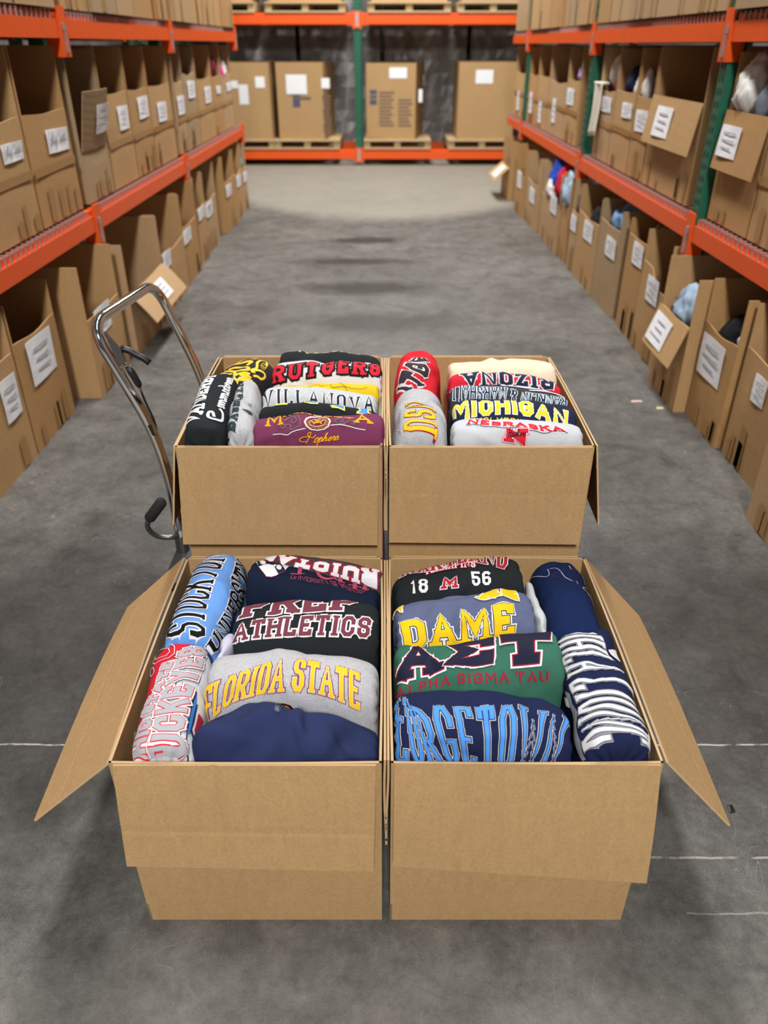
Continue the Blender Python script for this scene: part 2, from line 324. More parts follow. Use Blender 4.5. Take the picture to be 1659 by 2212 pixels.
def stroke(pts, t, ext=True):
    """Quads of a mitred stroke of width t along a polyline."""
    P = [np.array(pts[0], float)]
    for p in pts[1:]:
        if np.hypot(*(np.array(p) - P[-1])) > 1e-6: P.append(np.array(p, float))
    if len(P) < 2: return []
    closed = len(P) > 3 and np.hypot(*(P[0] - P[-1])) < 1e-6
    if closed: P = P[:-1]
    n = len(P); seg = n if closed else n - 1
    D = [(P[(i + 1) % n] - P[i]) / max(np.hypot(*(P[(i + 1) % n] - P[i])), 1e-9) for i in range(seg)]
    if ext and not closed:
        P[0] = P[0] - D[0] * t / 2; P[-1] = P[-1] + D[-1] * t / 2
    Ls, Rs = [], []
    for i in range(n):
        d0 = D[(i - 1) % seg] if (closed or i > 0) else D[0]; d1 = D[i % seg] if (closed or i < n - 1) else D[-1]
        n0 = np.array([-d0[1], d0[0]]); n1 = np.array([-d1[1], d1[0]]); m = n0 + n1; l = m @ m
        m = m / max(l, 1.05) * 2 if l > 1e-6 else n0
        w = m * t / 2
        Ls.append(P[i] + w); Rs.append(P[i] - w)
    return [[Rs[i], Rs[(i + 1) % n], Ls[(i + 1) % n], Ls[i]] for i in range(seg)]
def layout(txt, t, ser, gap, font, slant, yk=1.0):
    """Em-space quads of a word, and its total width."""
    x = 0; out = []
    if font == 'block':
        for ch in txt:
            if ch == ' ': x += .42; continue
            w, lines, se = BL[ch]
            w = max(w, t * 1.02) if ch != 'I' else t
            if ch == 'I' and ser: x += t * .35
            mx = lambda p: (x + t / 2 + p[0] * (w - t), t / 2 + p[1] * (yk - t))
            for l in lines: out += stroke([mx(p) for p in l], t)
            if ser:
                for sx, sy in se:
                    cx = mx((sx, sy))[0]; hw = t * .86; hh = t * .62; y0 = 0 if sy == 0 else yk - hh
                    out.append([np.array(p) for p in ((cx - hw, y0), (cx + hw, y0), (cx + hw, y0 + hh), (cx - hw, y0 + hh))])
            x += w + gap + (t * .35 if (ch == 'I' and ser) else 0)
        x -= gap
        for q in out:
            for i in range(len(q)): q[i] = np.array((q[i][0], q[i][1] / yk))
    else:
        for ch in txt:
            if ch == ' ': x += .5; continue
            w, lines = CU[ch]
            for l in lines: out += stroke([(x + p[0] + slant * p[1], p[1]) for p in catmull(l, 5)], t, False)
            x += w + gap
    return out, x
# side, row, front x, near y, far y, front edge z, side edge z, board, flap, labels (y, z, w, h), note
BINS = [
(-1, 'm', 1.515, 2.45, 3.03, 1.265, 1.51, 2, None, [], ''),
(1, 'm', 1.515, 2.28, 2.82, 1.25, 1.5, 2, None, [], ''),
(1, 'm', 1.515, 1.68, 2.25, 1.26, 1.5, 1, None, [], ''),
(-1, 'm', 1.515, 3.06, 3.575, 1.265, 1.51, 0, None, [(3.429, 1.146, 0.2, 0.068)], 'with a handwritten white label and a strip of brown tape'),
(-1, 'm', 1.515, 3.6, 4.108, 1.265, 1.51, 1, None, [(3.934, 1.143, 0.289, 0.094)], 'with a handwritten white label stuck high on its front'),
(-1, 'm', 1.515, 4.215, 4.64, 1.06, 1.5, 3, 'up', [(4.512, 1.2, 0.195, 0.114)], 'whose front flap stands up and leans out'),
(-1, 'm', 1.515, 4.67, 5.14, 1.29, 1.51, 0, None, [(4.99, 1.158, 0.194, 0.119)], ''),
(-1, 'm', 1.515, 5.16, 5.6, 1.29, 1.51, 1, None, [(5.435, 1.184, 0.229, 0.116)], ''),
(-1, 'm', 1.515, 5.62, 6.19, 1.29, 1.51, 0, None, [(5.888, 1.13, 0.233, 0.113)], ''),
(-1, 'm', 1.515, 6.33, 6.6, 1.29, 1.51, 2, None, [(6.462, 1.135, 0.216, 0.119)], ''),
(-1, 'm', 1.515, 6.62, 7.06, 1.335, 1.51, 3, None, [(6.867, 1.22, 0.312, 0.118)], ''),
(-1, 'm', 1.515, 7.1, 7.72, 1.28, 1.51, 0, None, [(7.489, 1.153, 0.294, 0.119)], ''),
(-1, 'm', 1.515, 7.74, 8.18, 1.28, 1.51, 1, None, [(8.003, 1.168, 0.223, 0.061)], 'with cloth showing over its front'),
(-1, 'm', 1.515, 8.2, 8.72, 1.28, 1.51, 2, None, [(8.55, 1.17, 0.28, 0.069)], 'with white and pink cloth showing over its front'),
(-1, 'f', 1.5, 2.38, 2.98, 0.46, 0.64, 0, None, [(2.868, 0.31, 0.142, 0.165)], ''),
(-1, 'f', 1.5, 3.0, 3.45, 0.48, 0.64, 1, None, [(3.223, 0.359, 0.269, 0.185)], ''),
(-1, 'f', 1.415, 3.6, 4.1, 0.39, 0.64, 0, None, [(3.8, 0.347, 0.23, 0.129)], 'pushed out into the aisle'),
(-1, 'f', 1.4, 4.225, 4.96, 0.34, 0.62, 2, 40, [(4.596, 0.317, 0.44, 0.094)], 'with its front flap dropped open'),
(-1, 'f', 1.42, 5.0, 5.66, 0.37, 0.63, 0, None, [(5.134, 0.325, 0.207, 0.101)], ''),
(-1, 'f', 1.44, 5.68, 6.2, 0.4, 0.64, 1, None, [(5.833, 0.332, 0.246, 0.093)], ''),
(-1, 'f', 1.46, 6.32, 6.66, 0.42, 0.65, 0, None, [(6.466, 0.375, 0.231, 0.084)], ''),
(-1, 'f', 1.48, 6.68, 7.22, 0.41, 0.65, 2, None, [(6.832, 0.338, 0.244, 0.089), (6.883, 0.336, 0.255, 0.11)], ''),
(-1, 'f', 1.46, 7.55, 8.12, 0.44, 0.65, 1, None, [(7.716, 0.357, 0.272, 0.1)], 'set forward of its neighbour'),
(-1, 'f', 1.47, 8.14, 8.6, 0.43, 0.65, 0, None, [(8.354, 0.349, 0.368, 0.102)], ''),
(-1, 'f', 1.47, 8.62, 8.89, 0.42, 0.65, 2, None, [(8.752, 0.333, 0.216, 0.093)], 'with a scrap of blue cloth inside'),
(1, 'm', 1.515, 9.36, 10.15, 1.26, 1.51, 0, None, [(9.793, 0.982, 0.632, 0.258)], ''),
(1, 'm', 1.515, 8.66, 9.185, 1.265, 1.51, 1, None, [(8.945, 1.01, 0.42, 0.237)], ''),
(1, 'm', 1.515, 8.06, 8.64, 1.265, 1.51, 0, None, [(8.378, 0.965, 0.464, 0.235)], ''),
(1, 'm', 1.515, 7.26, 8.03, 1.25, 1.51, 2, None, [(7.692, 1.018, 0.616, 0.239)], 'carrying a wide white sheet of paper'),
(1, 'm', 1.515, 6.78, 7.24, 1.28, 1.51, 0, None, [(7.069, 1.16, 0.282, 0.116)], 'with lilac cloth showing'),
(1, 'm', 1.515, 5.72, 6.14, 1.26, 1.51, 2, None, [(5.901, 1.173, 0.301, 0.089)], 'with a cream sleeve hanging down its front'),
(1, 'm', 1.515, 5.24, 5.7, 1.27, 1.51, 0, None, [(5.379, 1.17, 0.217, 0.082)], 'with navy and white cloth showing'),
(1, 'm', 1.515, 4.9, 5.22, 1.26, 1.51, 1, None, [(5.047, 1.136, 0.234, 0.111)], 'with blue cloth just showing'),
(1, 'm', 1.515, 4.11, 4.88, 1.28, 1.51, 0, 8, [(4.585, 1.146, 0.269, 0.123)], 'with its front flap hanging down'),
(1, 'm', 1.515, 3.36, 3.8, 1.275, 1.5, 1, 6, [(3.667, 1.174, 0.206, 0.105)], 'topped with a white and black shirt'),
(1, 'm', 1.515, 2.85, 3.34, 1.24, 1.5, 0, None, [], 'at the open end of the row'),
(1, 'f', 1.4, 9.31, 9.9, 0.34, 0.62, 0, 50, [(9.536, 0.342, 0.392, 0.145)], ''),
(1, 'f', 1.4, 8.28, 8.82, 0.38, 0.64, 1, None, [(8.524, 0.335, 0.428, 0.152)], ''),
(1, 'f', 1.42, 7.62, 8.22, 0.4, 0.64, 2, None, [(7.844, 0.29, 0.388, 0.128)], ''),
(1, 'f', 1.44, 6.72, 7.5, 0.38, 0.62, 2, None, [(6.906, 0.364, 0.312, 0.136)], 'overflowing with red and blue cloth'),
(1, 'f', 1.46, 6.425, 6.7, 0.42, 0.64, 1, None, [], ''),
(1, 'f', 1.46, 6.09, 6.315, 0.43, 0.64, 2, None, [(6.195, 0.35, 0.18, 0.111)], ''),
(1, 'f', 1.46, 5.46, 6.07, 0.47, 0.64, 0, None, [(5.718, 0.382, 0.271, 0.124)], 'holding black cloth'),
(1, 'f', 1.46, 4.95, 5.44, 0.53, 0.65, 3, None, [(5.1, 0.405, 0.228, 0.117)], 'in a paler board, with blue cloth inside'),
(1, 'f', 1.47, 4.44, 4.8, 0.56, 0.65, 1, None, [(4.564, 0.484, 0.187, 0.12)], ''),
(1, 'f', 1.46, 3.99, 4.42, 0.49, 0.65, 0, None, [(4.186, 0.379, 0.194, 0.129)], 'with a torn front edge'),
(1, 'f', 1.395, 3.43, 3.835, 0.41, 0.64, 0, 18, [(3.689, 0.359, 0.232, 0.121)], ''),
(1, 'f', 1.45, 3.04, 3.41, 0.46, 0.65, 1, None, [(3.254, 0.328, 0.248, 0.177)], 'with a sagging front edge and black cloth inside'),
(1, 'f', 1.47, 2.5, 3.0, 0.48, 0.65, 0, None, [(2.809, 0.364, 0.107, 0.108)], ''),
(1, 'f', 1.36, 1.9, 2.46, 0.48, 0.62, 2, None, [], '')]
# ------------------------------------------------------------------ pallet racks
def wire_deck(parent, x0, x1, y0, y1, z, n_along, step):
    mb = MB(); r = .0035
    y = y0 + .03
    while y < y1:
        mb.box((x0, y - r, z), (x1, y + r, z + .007)); s_ = x0 if abs(x0) < abs(x1) else x1
        mb.box((s_ - .003, y - r, z - .03), (s_ + .003, y + r, z + .007)); y += step
    for k in range(n_along):
        x = x0 + (x1 - x0) * (k + .5) / n_along; mb.box((x - r, y0, z + .007), (x + r, y1, z + .013))
    tag(mb.build('wire_deck', M_ZINC, parent), kind='stuff')
def upright(parent, x0, x1, y, ztop, w=.078):
    """A perforated post: a channel with a column of slots down its face."""
    mb = MB(); a, b = (x0, x1) if x0 < x1 else (x1, x0)
    mb.box((a, y - w / 2, 0), (b, y + w / 2, ztop))
    p = mb.build('upright', M_GREEN, parent)
    h = MB(); f = x0; d = -.0015 if x1 > x0 else .0015
    z = .06
    while z < ztop - .05:
        for sy in (-.018, .018):
            h.slab([(f + d, y + sy - .007, z), (f + d, y + sy + .007, z), (f + d, y + sy + .005, z + .024), (f + d, y + sy - .005, z + .024)], .0008)
        z += .0508
    tag(h.build('post_slots', mat('slot_shadow', lin(14, 40, 32), .7), p), kind='stuff')
    bp = MB().box((a - .004, y - w / 2 - .004, 0), (b + .03, y + w / 2 + .004, .008)).build('foot_plate', M_GREEN, p)
def side_rack(side, xf, xp, posts, levels, label, ends):
    root = thing('pallet_rack', label, 'rack', (side * xf, posts[0], 0))
    dep = 1.12
    for y in posts:
        upright(root, side * xp, side * (xp + .07), y, 3.2); upright(root, side * (xf + dep - .07), side * (xf + dep), y, 3.2)
        for k in range(4):
            z0 = .3 + k * .8
            MB().tube([(side * (xp + .07), y, z0), (side * (xf + dep - .07), y, z0 + .5)], .014, 6).build('brace', M_GREEN, root)
    ys = [ends[0]] + list(posts) + [ends[1]]
    for lv in levels:
        for i in range(len(ys) - 1):
            ya, yb = ys[i] + .012, ys[i + 1] - .012
            for xx in (xf, xf + dep - .05):
                m = MB(); a, b = sorted((side * xx, side * (xx + .05)))
                m.box((a, ya, lv), (b, yb, lv + .075)); a2, b2 = sorted((side * (xx + .018), side * (xx + .05)))
                m.box((a2, ya, lv + .075), (b2, yb, lv + .10)); m.build('beam', M_ORANGE, root)
            wire_deck(root, side * (xf + .004), side * (xf + dep), ya + .06, yb - .06, lv + .101, 9, .051)
        for y in posts:
            a, b = sorted((side * (xf - .006), side * (xf + .004)))
            m = MB().box((a, y - .046, lv - .075), (b, y + .046, lv + .125))
            a, b = sorted((side * (xf - .006), side * (xf + .06))); m.box((a, y - .052, lv - .075), (b, y - .046, lv + .02))
            c = m.build('beam_connector', M_ORANGE, root)
            k = MB(); a, b = sorted((side * (xf - .014), side * (xf - .006)))
            k.box((a, y - .012, lv - .057), (b, y + .012, lv - .02)).box((a, y - .006, lv - .02), (b, y + .006, lv + .03)).box((a, y - .012, lv + .03), (b, y + .012, lv + .06))
            k.build('safety_clip', M_STEEL, c)
    return root
PL = (1.90, 4.165, 6.26, 8.95); PR = (1.60, 3.885, 6.37, 9.25)
side_rack(-1, 1.475, 1.56, PL, (.70, 1.545), 'orange beamed pallet rack of open cartons beside the chrome push handle', (.6, 9.05))
side_rack(1, 1.475, 1.485, PR, (.71, 1.530), 'orange beamed pallet rack with its dark green posts in full view', (.5, 10.3))

# ------------------------------------------------------------------ open-fronted cartons used as shelf bins
def ordinal(n): return ['first', 'second', 'third', 'fourth', 'fifth', 'sixth', 'seventh', 'eighth', 'ninth', 'tenth', 'eleventh', 'twelfth', 'thirteenth', 'fourteenth'][n]
def script_on(parent, txt, org, ex, ez, height, width, m, lift):
    """Handwriting on a flat card: org = start of the baseline."""
    org, ex, ez = Vector(org), Vector(ex), Vector(ez); n = ex.cross(ez).normalized()
    mb = MB()
    strokes, tot = layout(txt, .09, 0, .02, 'script', .25)
    for q in strokes:
        mb.add([org + ex * (x / tot * width) + ez * (y * height) + n * lift for x, y in q], [tuple(range(len(q)))])
    return mb.build('handwriting', m, parent)
def make_bin(d, label, rng):
    side, row, xf, y0, y1, zf, zs, card, flap, labs, note = d
    z0 = .815 if row == 'm' else 0.0; s = side
    if row == 'm' and s > 0: z0 = .825
    dep = .62; t = .006; xb = xf + dep; M = M_CARD[card]
    root = thing('open_carton', label, 'box', (s * xf, (y0 + y1) / 2, z0), 'open cartons standing on the racks')
    mb = MB()
    X = lambda v: s * v
    zff = zf if flap != 'up' else zf
    sag = rng.uniform(.004, .02)
    fb = lambda u, v: .006 * math.sin(math.pi * u) * math.sin(math.pi * min(v, .98))
    # front wall with a slightly sagging top edge
    top = (lambda u: -sag * math.sin(math.pi * u) ** 2)
    n = 8; tooth = note.startswith('with a torn')
    def strip(xa, xb_):
        vs = []
        for i in range(n + 1):
            u = i / n; y = y0 + (y1 - y0) * u; zt = zff + top(u) * (3.2 if 'sagging' in note else 1)
            if tooth and u < .55: zt -= .09 if u < .5 else .045
            for k in range(4):
                v = k / 3; bul = -.0035 * math.sin(math.pi * u) * math.sin(math.pi * v)
                vs.append((X(xa + bul), y, z0 + (zt - z0) * v))
        return vs
    A, B = strip(xf, xf), strip(xf + t, xf + t)
    fs = []; N = len(A)
    for i in range(n):
        for k in range(3):
            a = i * 4 + k; f = (a, a + 4, a + 5, a + 1); fs.append(f if s < 0 else f[::-1]); g = tuple(N + j for j in f); fs.append(g[::-1] if s < 0 else g)
        a = i * 4 + 3; fs.append((a, a + 4, N + a + 4, N + a))
    mb.add(A + B, fs)
    for y in (y0, y1 - t):
        a, b = sorted((X(xf + .0005), X(xb))); lean = rng.uniform(-.006, .006)
        z1 = zs + rng.uniform(-.012, .008)
        mb.add([(a, y, z0), (b, y, z0), (b, y + t, z0), (a, y + t, z0), (a, y + lean * 0, z1), (b, y, z1), (b, y + t, z1), (a, y + t, z1)], [(0, 3, 2, 1), (4, 5, 6, 7), (0, 1, 5, 4), (1, 2, 6, 5), (2, 3, 7, 6), (3, 0, 4, 7)])
    a, b = sorted((X(xb - t), X(xb))); mb.box((a, y0, z0), (b, y1, zs))
    a, b = sorted((X(xf + t), X(xb - t))); mb.box((a, y0 + t, z0), (b, y1 - t, z0 + t))
    mb.build('carton_body', M, root)
    fx = xf - .0015
    carrier = root; place = None
    if flap is not None:
        L = .235 if row == 'm' else .20
        if flap == 'up':
            a0 = Vector((X(xf - .001), y0 + .01, zf)); a1 = Vector((X(xf - .001), y1 - .03, zf)); dv = Vector((-s * -.04, 0, .27)); dv = Vector((X(-.055), 0, .265))
        else:
            an = math.radians(flap); a0 = Vector((X(xf - .004), y0 - .004, zf + .002)); a1 = Vector((X(xf - .004), y1 + .004, zf + .002)); dv = Vector((X(-math.sin(an)), 0, -math.cos(an))) * L
        c = [a0, a1, a1 + dv, a0 + dv]
        f = MB().slab(c if (s < 0) == (flap == 'up') else c[::-1][1:] + c[::-1][:1], .004, 6, 4, lambda u, v: .004 * math.sin(math.pi * u)).build('front_flap', M, root); carrier = f
        ev = dv.normalized(); nn = Vector((-s, 0, 0)); nn = (nn - ev * nn.dot(ev)).normalized()
        place = (a0, ev if flap == 'up' else -ev, nn, a0 + dv)
    for k, (yc, zc, w, h) in enumerate(labs):
        w = min(w, .26); h = min(h * 1.02, .19)
        if row == 'm' and s > 0 and h > .14: w = min(w, .15)
        if place is not None and k == 0:
            a0, up, nn, tip = place; o = (a0 + tip) / 2; o.y = yc; o = o + nn * .012; ez = up; h = min(h * 1.15, .15)
        else:
            o = Vector((X(fx - .0045), yc, zc)); ez = Vector((0, 0, 1)); nn = Vector((-s, 0, 0))
        ey = Vector((0, 1, 0)); tw = rng.uniform(-.03, .03)
        ex2 = (ey + ez * tw) * w / 2; ez2 = (ez - ey * tw) * h / 2
        c = [o - ex2 - ez2, o + ex2 - ez2, o + ex2 + ez2, o - ex2 + ez2]
        if s > 0: c = [c[1], c[0], c[3], c[2]]
        pl = MB().slab(c, .0012, 4, 3, lambda u, v: .002 * math.sin(5 * u + 3 * v)).build('paper_label', M_PAPER, carrier)
        exd = (ey if s < 0 else -ey)
        hand = row == 'm' and s < 0 and y1 < 4.2
        if hand:
            script_on(pl, 'College Sweat L', o - exd * w * .46 - ez * h * .12 + nn * .0045, exd, ez, h * .28, w * .9, M_INK, 0.0)
        else:
            mk = MB()
            for r_ in range(3):
                zz = h * (.26 - .24 * r_); ww = w * rng.uniform(.22, .36)
                p = o + ez * zz + nn * .0045
                mk.add([p - exd * ww - ez * h * .03, p + exd * ww - ez * h * .03, p + exd * ww + ez * h * .03, p - exd * ww + ez * h * .03], [(0, 1, 2, 3)])
            mk.build('writing', M_INKPALE, pl)
    # tape along the old fold line, and the marks of tape pulled off
    if flap is None and row == 'm':
        zt = z0 + .225
        a = X(xf - .0055); mbt = MB().slab([(a, y0 + .004, zt - .02), (a, y1 - .004, zt - .012), (a, y1 - .004, zt + .022), (a, y0 + .004, zt + .014)] if s < 0 else [(a, y1 - .004, zt - .012), (a, y0 + .004, zt - .02), (a, y0 + .004, zt + .014), (a, y1 - .004, zt + .022)], .0006)
        mbt.build('packing_tape', M_TAPE if rng.random() < .35 else M_STAIN, root)
    if rng.random() < .75 or y1 < 4.2:
        for k in range(rng.randint(2, 5)):
            yy = rng.uniform(y0 + .03, y1 - .07); ww = rng.uniform(.026, .055); hh = rng.uniform(.06, .16) if row == 'm' else rng.uniform(.08, .2)
            ww = min(ww, y1 - yy - .01); a = X(xf - .0048)
            c = [(a, yy, z0 + .012), (a, yy + ww, z0 + .012), (a, yy + ww, z0 + hh), (a, yy, z0 + hh * .95)]
            if s > 0: c = [c[1], c[0], c[3], c[2]]
            MB().slab(c, .0005).build('tape_mark', M_STAIN, root)
    return root
rng = random.Random(5)
cnt = {}
tot = {}
for d in BINS: tot[(d[0], d[1])] = tot.get((d[0], d[1]), 0) + 1
bins_by = {}
for (sd, rw) in ((-1, 'm'), (-1, 'f'), (1, 'm'), (1, 'f')):
    row = sorted([d for d in BINS if d[0] == sd and d[1] == rw], key=lambda d: -d[3])
    for i, d in enumerate(row):
        where = {(-1, 'm'): 'middle shelf, handle-side rack', (-1, 'f'): 'floor below the handle-side rack', (1, 'm'): 'middle shelf, green-posted rack', (1, 'f'): 'floor below the green-posted rack'}[(sd, rw)]
        nt_ = d[10].split()
        lab = 'open carton on the %s, %s from the far end' % (where, ordinal(i))
        bins_by[(sd, rw, d[3])] = make_bin(d, lab, rng)
# ------------------------------------------------------------------ closed cartons on the top shelves
TOPL = [(2.45, 3.02), (3.06, 3.66), (3.70, 4.10), (4.225, 4.60), (4.62, 5.02), (5.04, 5.34), (5.37, 5.84), (5.95, 6.20), (6.34, 6.93), (6.97, 7.44), (7.53, 8.25), (8.30, 8.86)]
TOPR = [(2.30, 2.86), (2.90, 3.36), (3.40, 3.82), (3.955, 4.50), (4.52, 4.94), (4.96, 5.45), (5.47, 5.94), (5.98, 6.30), (6.44, 6.86), (6.91, 7.51), (7.60, 8.05), (8.08, 9.06), (9.37, 10.12)]
def closed_carton(root, x0, x1, y0, y1, z0, z1, m, side):
    a, b = sorted((x0, x1)); g = .0015
    MB().box((a, y0, z0), (b, y1, z1 - .004)).build('carton_body', m, root)
    ym = (y0 + y1) / 2
    MB().box((a, y0, z1 - .004), (b, ym - g, z1)).build('top_flap', m, root); MB().box((a, ym + g, z1 - .004), (b, y1, z1)).build('top_flap', m, root)
    MB().box((a - .0008, ym - .026, z1), (b + .0008, ym + .026, z1 + .0006)).build('packing_tape', M_TAPE, root)
for sd, lst, xf, zb in ((-1, TOPL, 1.458, 1.6605), (1, TOPR, 1.458, 1.6455)):
    lst = sorted(lst, key=lambda p: -p[0])
    for i, (ya, yb) in enumerate(lst):
        x0 = sd * (xf + rng.uniform(0, .03)); zt = zb + rng.uniform(.40, .52)
        r = thing('carton', 'closed carton on the top shelf, %s, %s from the far end' % ('handle-side rack' if sd < 0 else 'green-posted rack', ordinal(i)), 'box', (x0, (ya + yb) / 2, zb), 'closed cartons on the top shelves')
        closed_carton(r, x0, x0 + sd * 1.06, ya, yb, zb, zt, M_CARD[rng.randrange(4)], sd)
        if rng.random() < .8:
            for k in range(rng.randint(1, 4)):
                yy = rng.uniform(ya + .03, yb - .08); a = x0 - sd * .0008
                c = [(a, yy, zb + .004), (a, yy + .035, zb + .004), (a, yy + .035, zb + rng.uniform(.08, .3)), (a, yy, zb + .15)]
                if sd > 0: c = [c[1], c[0], c[3], c[2]]
                MB().slab(c, .0005).build('tape_mark', M_STAIN, r)
# ------------------------------------------------------------------ rack across the end of the aisle
YB = 12.32
rr = thing('pallet_rack', 'pallet rack with two orange beams standing across the end of the aisle', 'rack', (0, YB, 0))
for x in (-2.98, -.365, 2.25):
    mb = MB().box((x - .045, YB + .005, 0), (x + .045, YB + .075, 3.4)); p = mb.build('upright', M_GREEN, rr)
    h = MB(); z = .4
    while z < 3.3:
        for sx in (-.02, .02): h.box((x + sx - .007, YB + .003, z), (x + sx + .007, YB + .005, z + .024))
        z += .0508
    tag(h.build('post_slots', MATS['slot_shadow'], p), kind='stuff')
    MB().box((x - .045, YB + 1.0, 0), (x + .045, YB + 1.07, 3.4)).build('upright', M_GREEN, rr)
for zb in (.085, 1.755):
    for xa, xb in ((-2.93, -.412), (-.318, 2.2)):
        MB().box((xa, YB, zb), (xb, YB + .05, zb + .105)).box((xa, YB + .02, zb + .105), (xb, YB + .05, zb + .13)).build('beam', M_ORANGE, rr)
        MB().box((xa, YB + 1.02, zb), (xb, YB + 1.07, zb + .13)).build('beam', M_ORANGE, rr)
    for x in (-.365,):
        c = MB().box((x - .06, YB - .008, zb - .05), (x + .06, YB + .002, zb + .15)).build('beam_connector', M_ORANGE, rr)
        k = MB().box((x - .02, YB - .016, zb - .03), (x + .02, YB - .008, zb + .13)); k.build('safety_clip', M_STEEL, c)
def pallet(x0, x1, z, label):
    r = thing('wooden_pallet', label, 'pallet', ((x0 + x1) / 2, YB + .5, z), 'wooden pallets on the end rack')
    xs = (x0, (x0 + x1) / 2 - .045, x1 - .09)
    for x in xs: MB().box((x, YB + .02, z + .022), (x + .09, YB + 1.04, z + .104)).build('stringer', M_WOOD, r)
    n = 7
    for k in range(n):
        y = YB - .01 + k * (1.06 - .1) / (n - 1); MB().box((x0, y, z + .104), (x1, y + .1, z + .124)).build('deck_board', M_WOOD, r)
    for y in (YB - .01, YB + .48, YB + .95): MB().box((x0, y, z), (x1, y + .1, z + .022)).build('bottom_board', M_WOOD, r)
    return r
PZ = .2155
M_PRINT = mat('carton_print', lin(112, 92, 84), .8); M_PRINTB = mat('carton_print_blue', lin(84, 82, 108), .8)
BIG = [(-2.62, -1.60, 1.31, .04, -2, 'cardboard gaylord at the end rack with two white papers, half behind the shelf row'), (-1.47, -.80, 1.31, .06, -7, 'tall carton on the end rack with a large white sheet over its blue mark'),
       (-.19, .52, 1.30, .08, -9, 'tall carton on the end rack printed with a blue mark and lines of text'), (1.05, 1.86, 1.315, .04, 0, 'plain tall carton on the end rack with one white paper near its top')]
for i, (x0, x1, zt, dy, rz, lab) in enumerate(BIG):
    z0 = PZ + .1245; y0, y1 = YB + dy, YB + dy + .86
    pallet(x0 - (.10 if i == 2 else .12) if i else x0, x1 + (.16 if i in (1, 2) else .06 if i else .015), PZ, ['wooden pallet under the gaylord with two papers', 'wooden pallet under the carton with a large white sheet', 'wooden pallet under the carton printed with text', 'wooden pallet under the plain tall carton'][i])
    r = thing('gaylord_box', lab, 'box', ((x0 + x1) / 2, (y0 + y1) / 2, z0), 'tall cartons on the end rack')
    b = MB(); t = .008
    b.box((x0, y0, z0), (x1, y0 + t, zt)).box((x0, y1 - t, z0), (x1, y1, zt)).box((x0, y0 + t, z0), (x0 + t, y1 - t, zt)).box((x1 - t, y0 + t, z0), (x1, y1 - t, zt)).box((x0 + t, y0 + t, z0), (x1 - t, y1 - t, z0 + t))
    b.build('carton_body', M_CARDNEW, r); MB().box((x0 + t, y0 + t, zt - .05), (x1 - t, y1 - t, zt - .042)).build('top_flap', M_CARDNEW, r)
    fx = lambda px: (px - 829.5) * .00657; fz = lambda py: 1.31 - (py - 135) * .00576
    def sheet(a, bb, c, d_, nm='paper_label', m=M_PAPER, lift=.002):
        MB().slab([(a, y0 - lift, d_), (bb, y0 - lift, d_), (bb, y0 - lift, c), (a, y0 - lift, c)], .0012).build(nm, m, r)
    if i == 0: sheet(fx(557), fx(577), fz(165), fz(189)); sheet(fx(520), fx(540), fz(182), fz(225)); sheet(fx(505), fx(519), fz(174), fz(190))
    if i == 1:
        sheet(fx(640), fx(656), fz(198), fz(231), 'print', M_PRINTB); sheet(fx(640), fx(680), fz(209), fz(214), 'print', M_PRINT, .003)
        sheet(fx(627), fx(672), fz(161), fz(203), lift=.005); sheet(fx(704), fx(722), fz(168), fz(190), lift=.005)
        for k in range(11): sheet(fx(704 + (k * 5) % 4), fx(724 - (k * 7) % 6), fz(205 + k * 8), fz(209 + k * 8), 'print', M_PRINT)
    if i == 2:
        sheet(fx(851), fx(889), fz(146), fz(169)); sheet(fx(915), fx(923), fz(192), fz(220))
        for a, c in ((194, 203), (206, 212), (215, 226)): sheet(fx(808), fx(824), fz(a), fz(c), 'print', M_PRINTB)
        for k in range(10):
            sheet(fx(829), fx(862 - (k * 5) % 9), fz(198 + k * 8), fz(201.5 + k * 8), 'print', M_PRINT)
            if k > 1: sheet(fx(871), fx(903 - (k * 7) % 10), fz(198 + k * 8), fz(201.5 + k * 8), 'print', M_PRINT)
    if i == 3: sheet(fx(1025), fx(1062), fz(151), fz(180))
    r.rotation_euler = (0, 0, math.radians(rz))
for i, (x0, x1) in enumerate(((-2.75, -1.74), (-1.60, -.52), (-.22, .90), (.99, 1.95))):
    pallet(x0, x1, 1.8855, ['wooden pallet at the handle side of the end rack upper beam', 'wooden pallet on the upper beam just beside the green centre post, handle side', 'wooden pallet on the upper beam above the printed carton', 'wooden pallet on the upper beam above the plain carton'][i])
    r = thing('carton', ['carton on the upper pallet at the handle end of the end rack', 'carton on the upper pallet next to the green centre post', 'carton on the upper pallet above the printed carton', 'carton on the upper pallet above the plain carton'][i], 'box', ((x0 + x1) / 2, YB + .5, 2.01), 'cartons on the upper pallets')
    closed_carton(r, x0 + .05, x1 - .05, YB + .06, YB + .95, 2.01, 2.8, M_CARD[i], 1)
def film_b(nt, b, c):
    n = noise_n(nt, 2.2, 5, .6, objco(nt, (1.3, 1, .45)), 1.2)
    nt.links.new(ramp(nt, n.outputs[0], [(.34, lin(104, 100, 98)), (.54, lin(126, 122, 120)), (.66, lin(170, 168, 168)), (.76, lin(214, 214, 218))]).outputs[0], b.inputs['Base Color'])  # pale stops paint the film's streaky reflections into its colour
    bump(nt, b, n.outputs[0], .7, .05)
M_FILM = mat('stretch_film', lin(80, 78, 78), .28, 0, film_b)
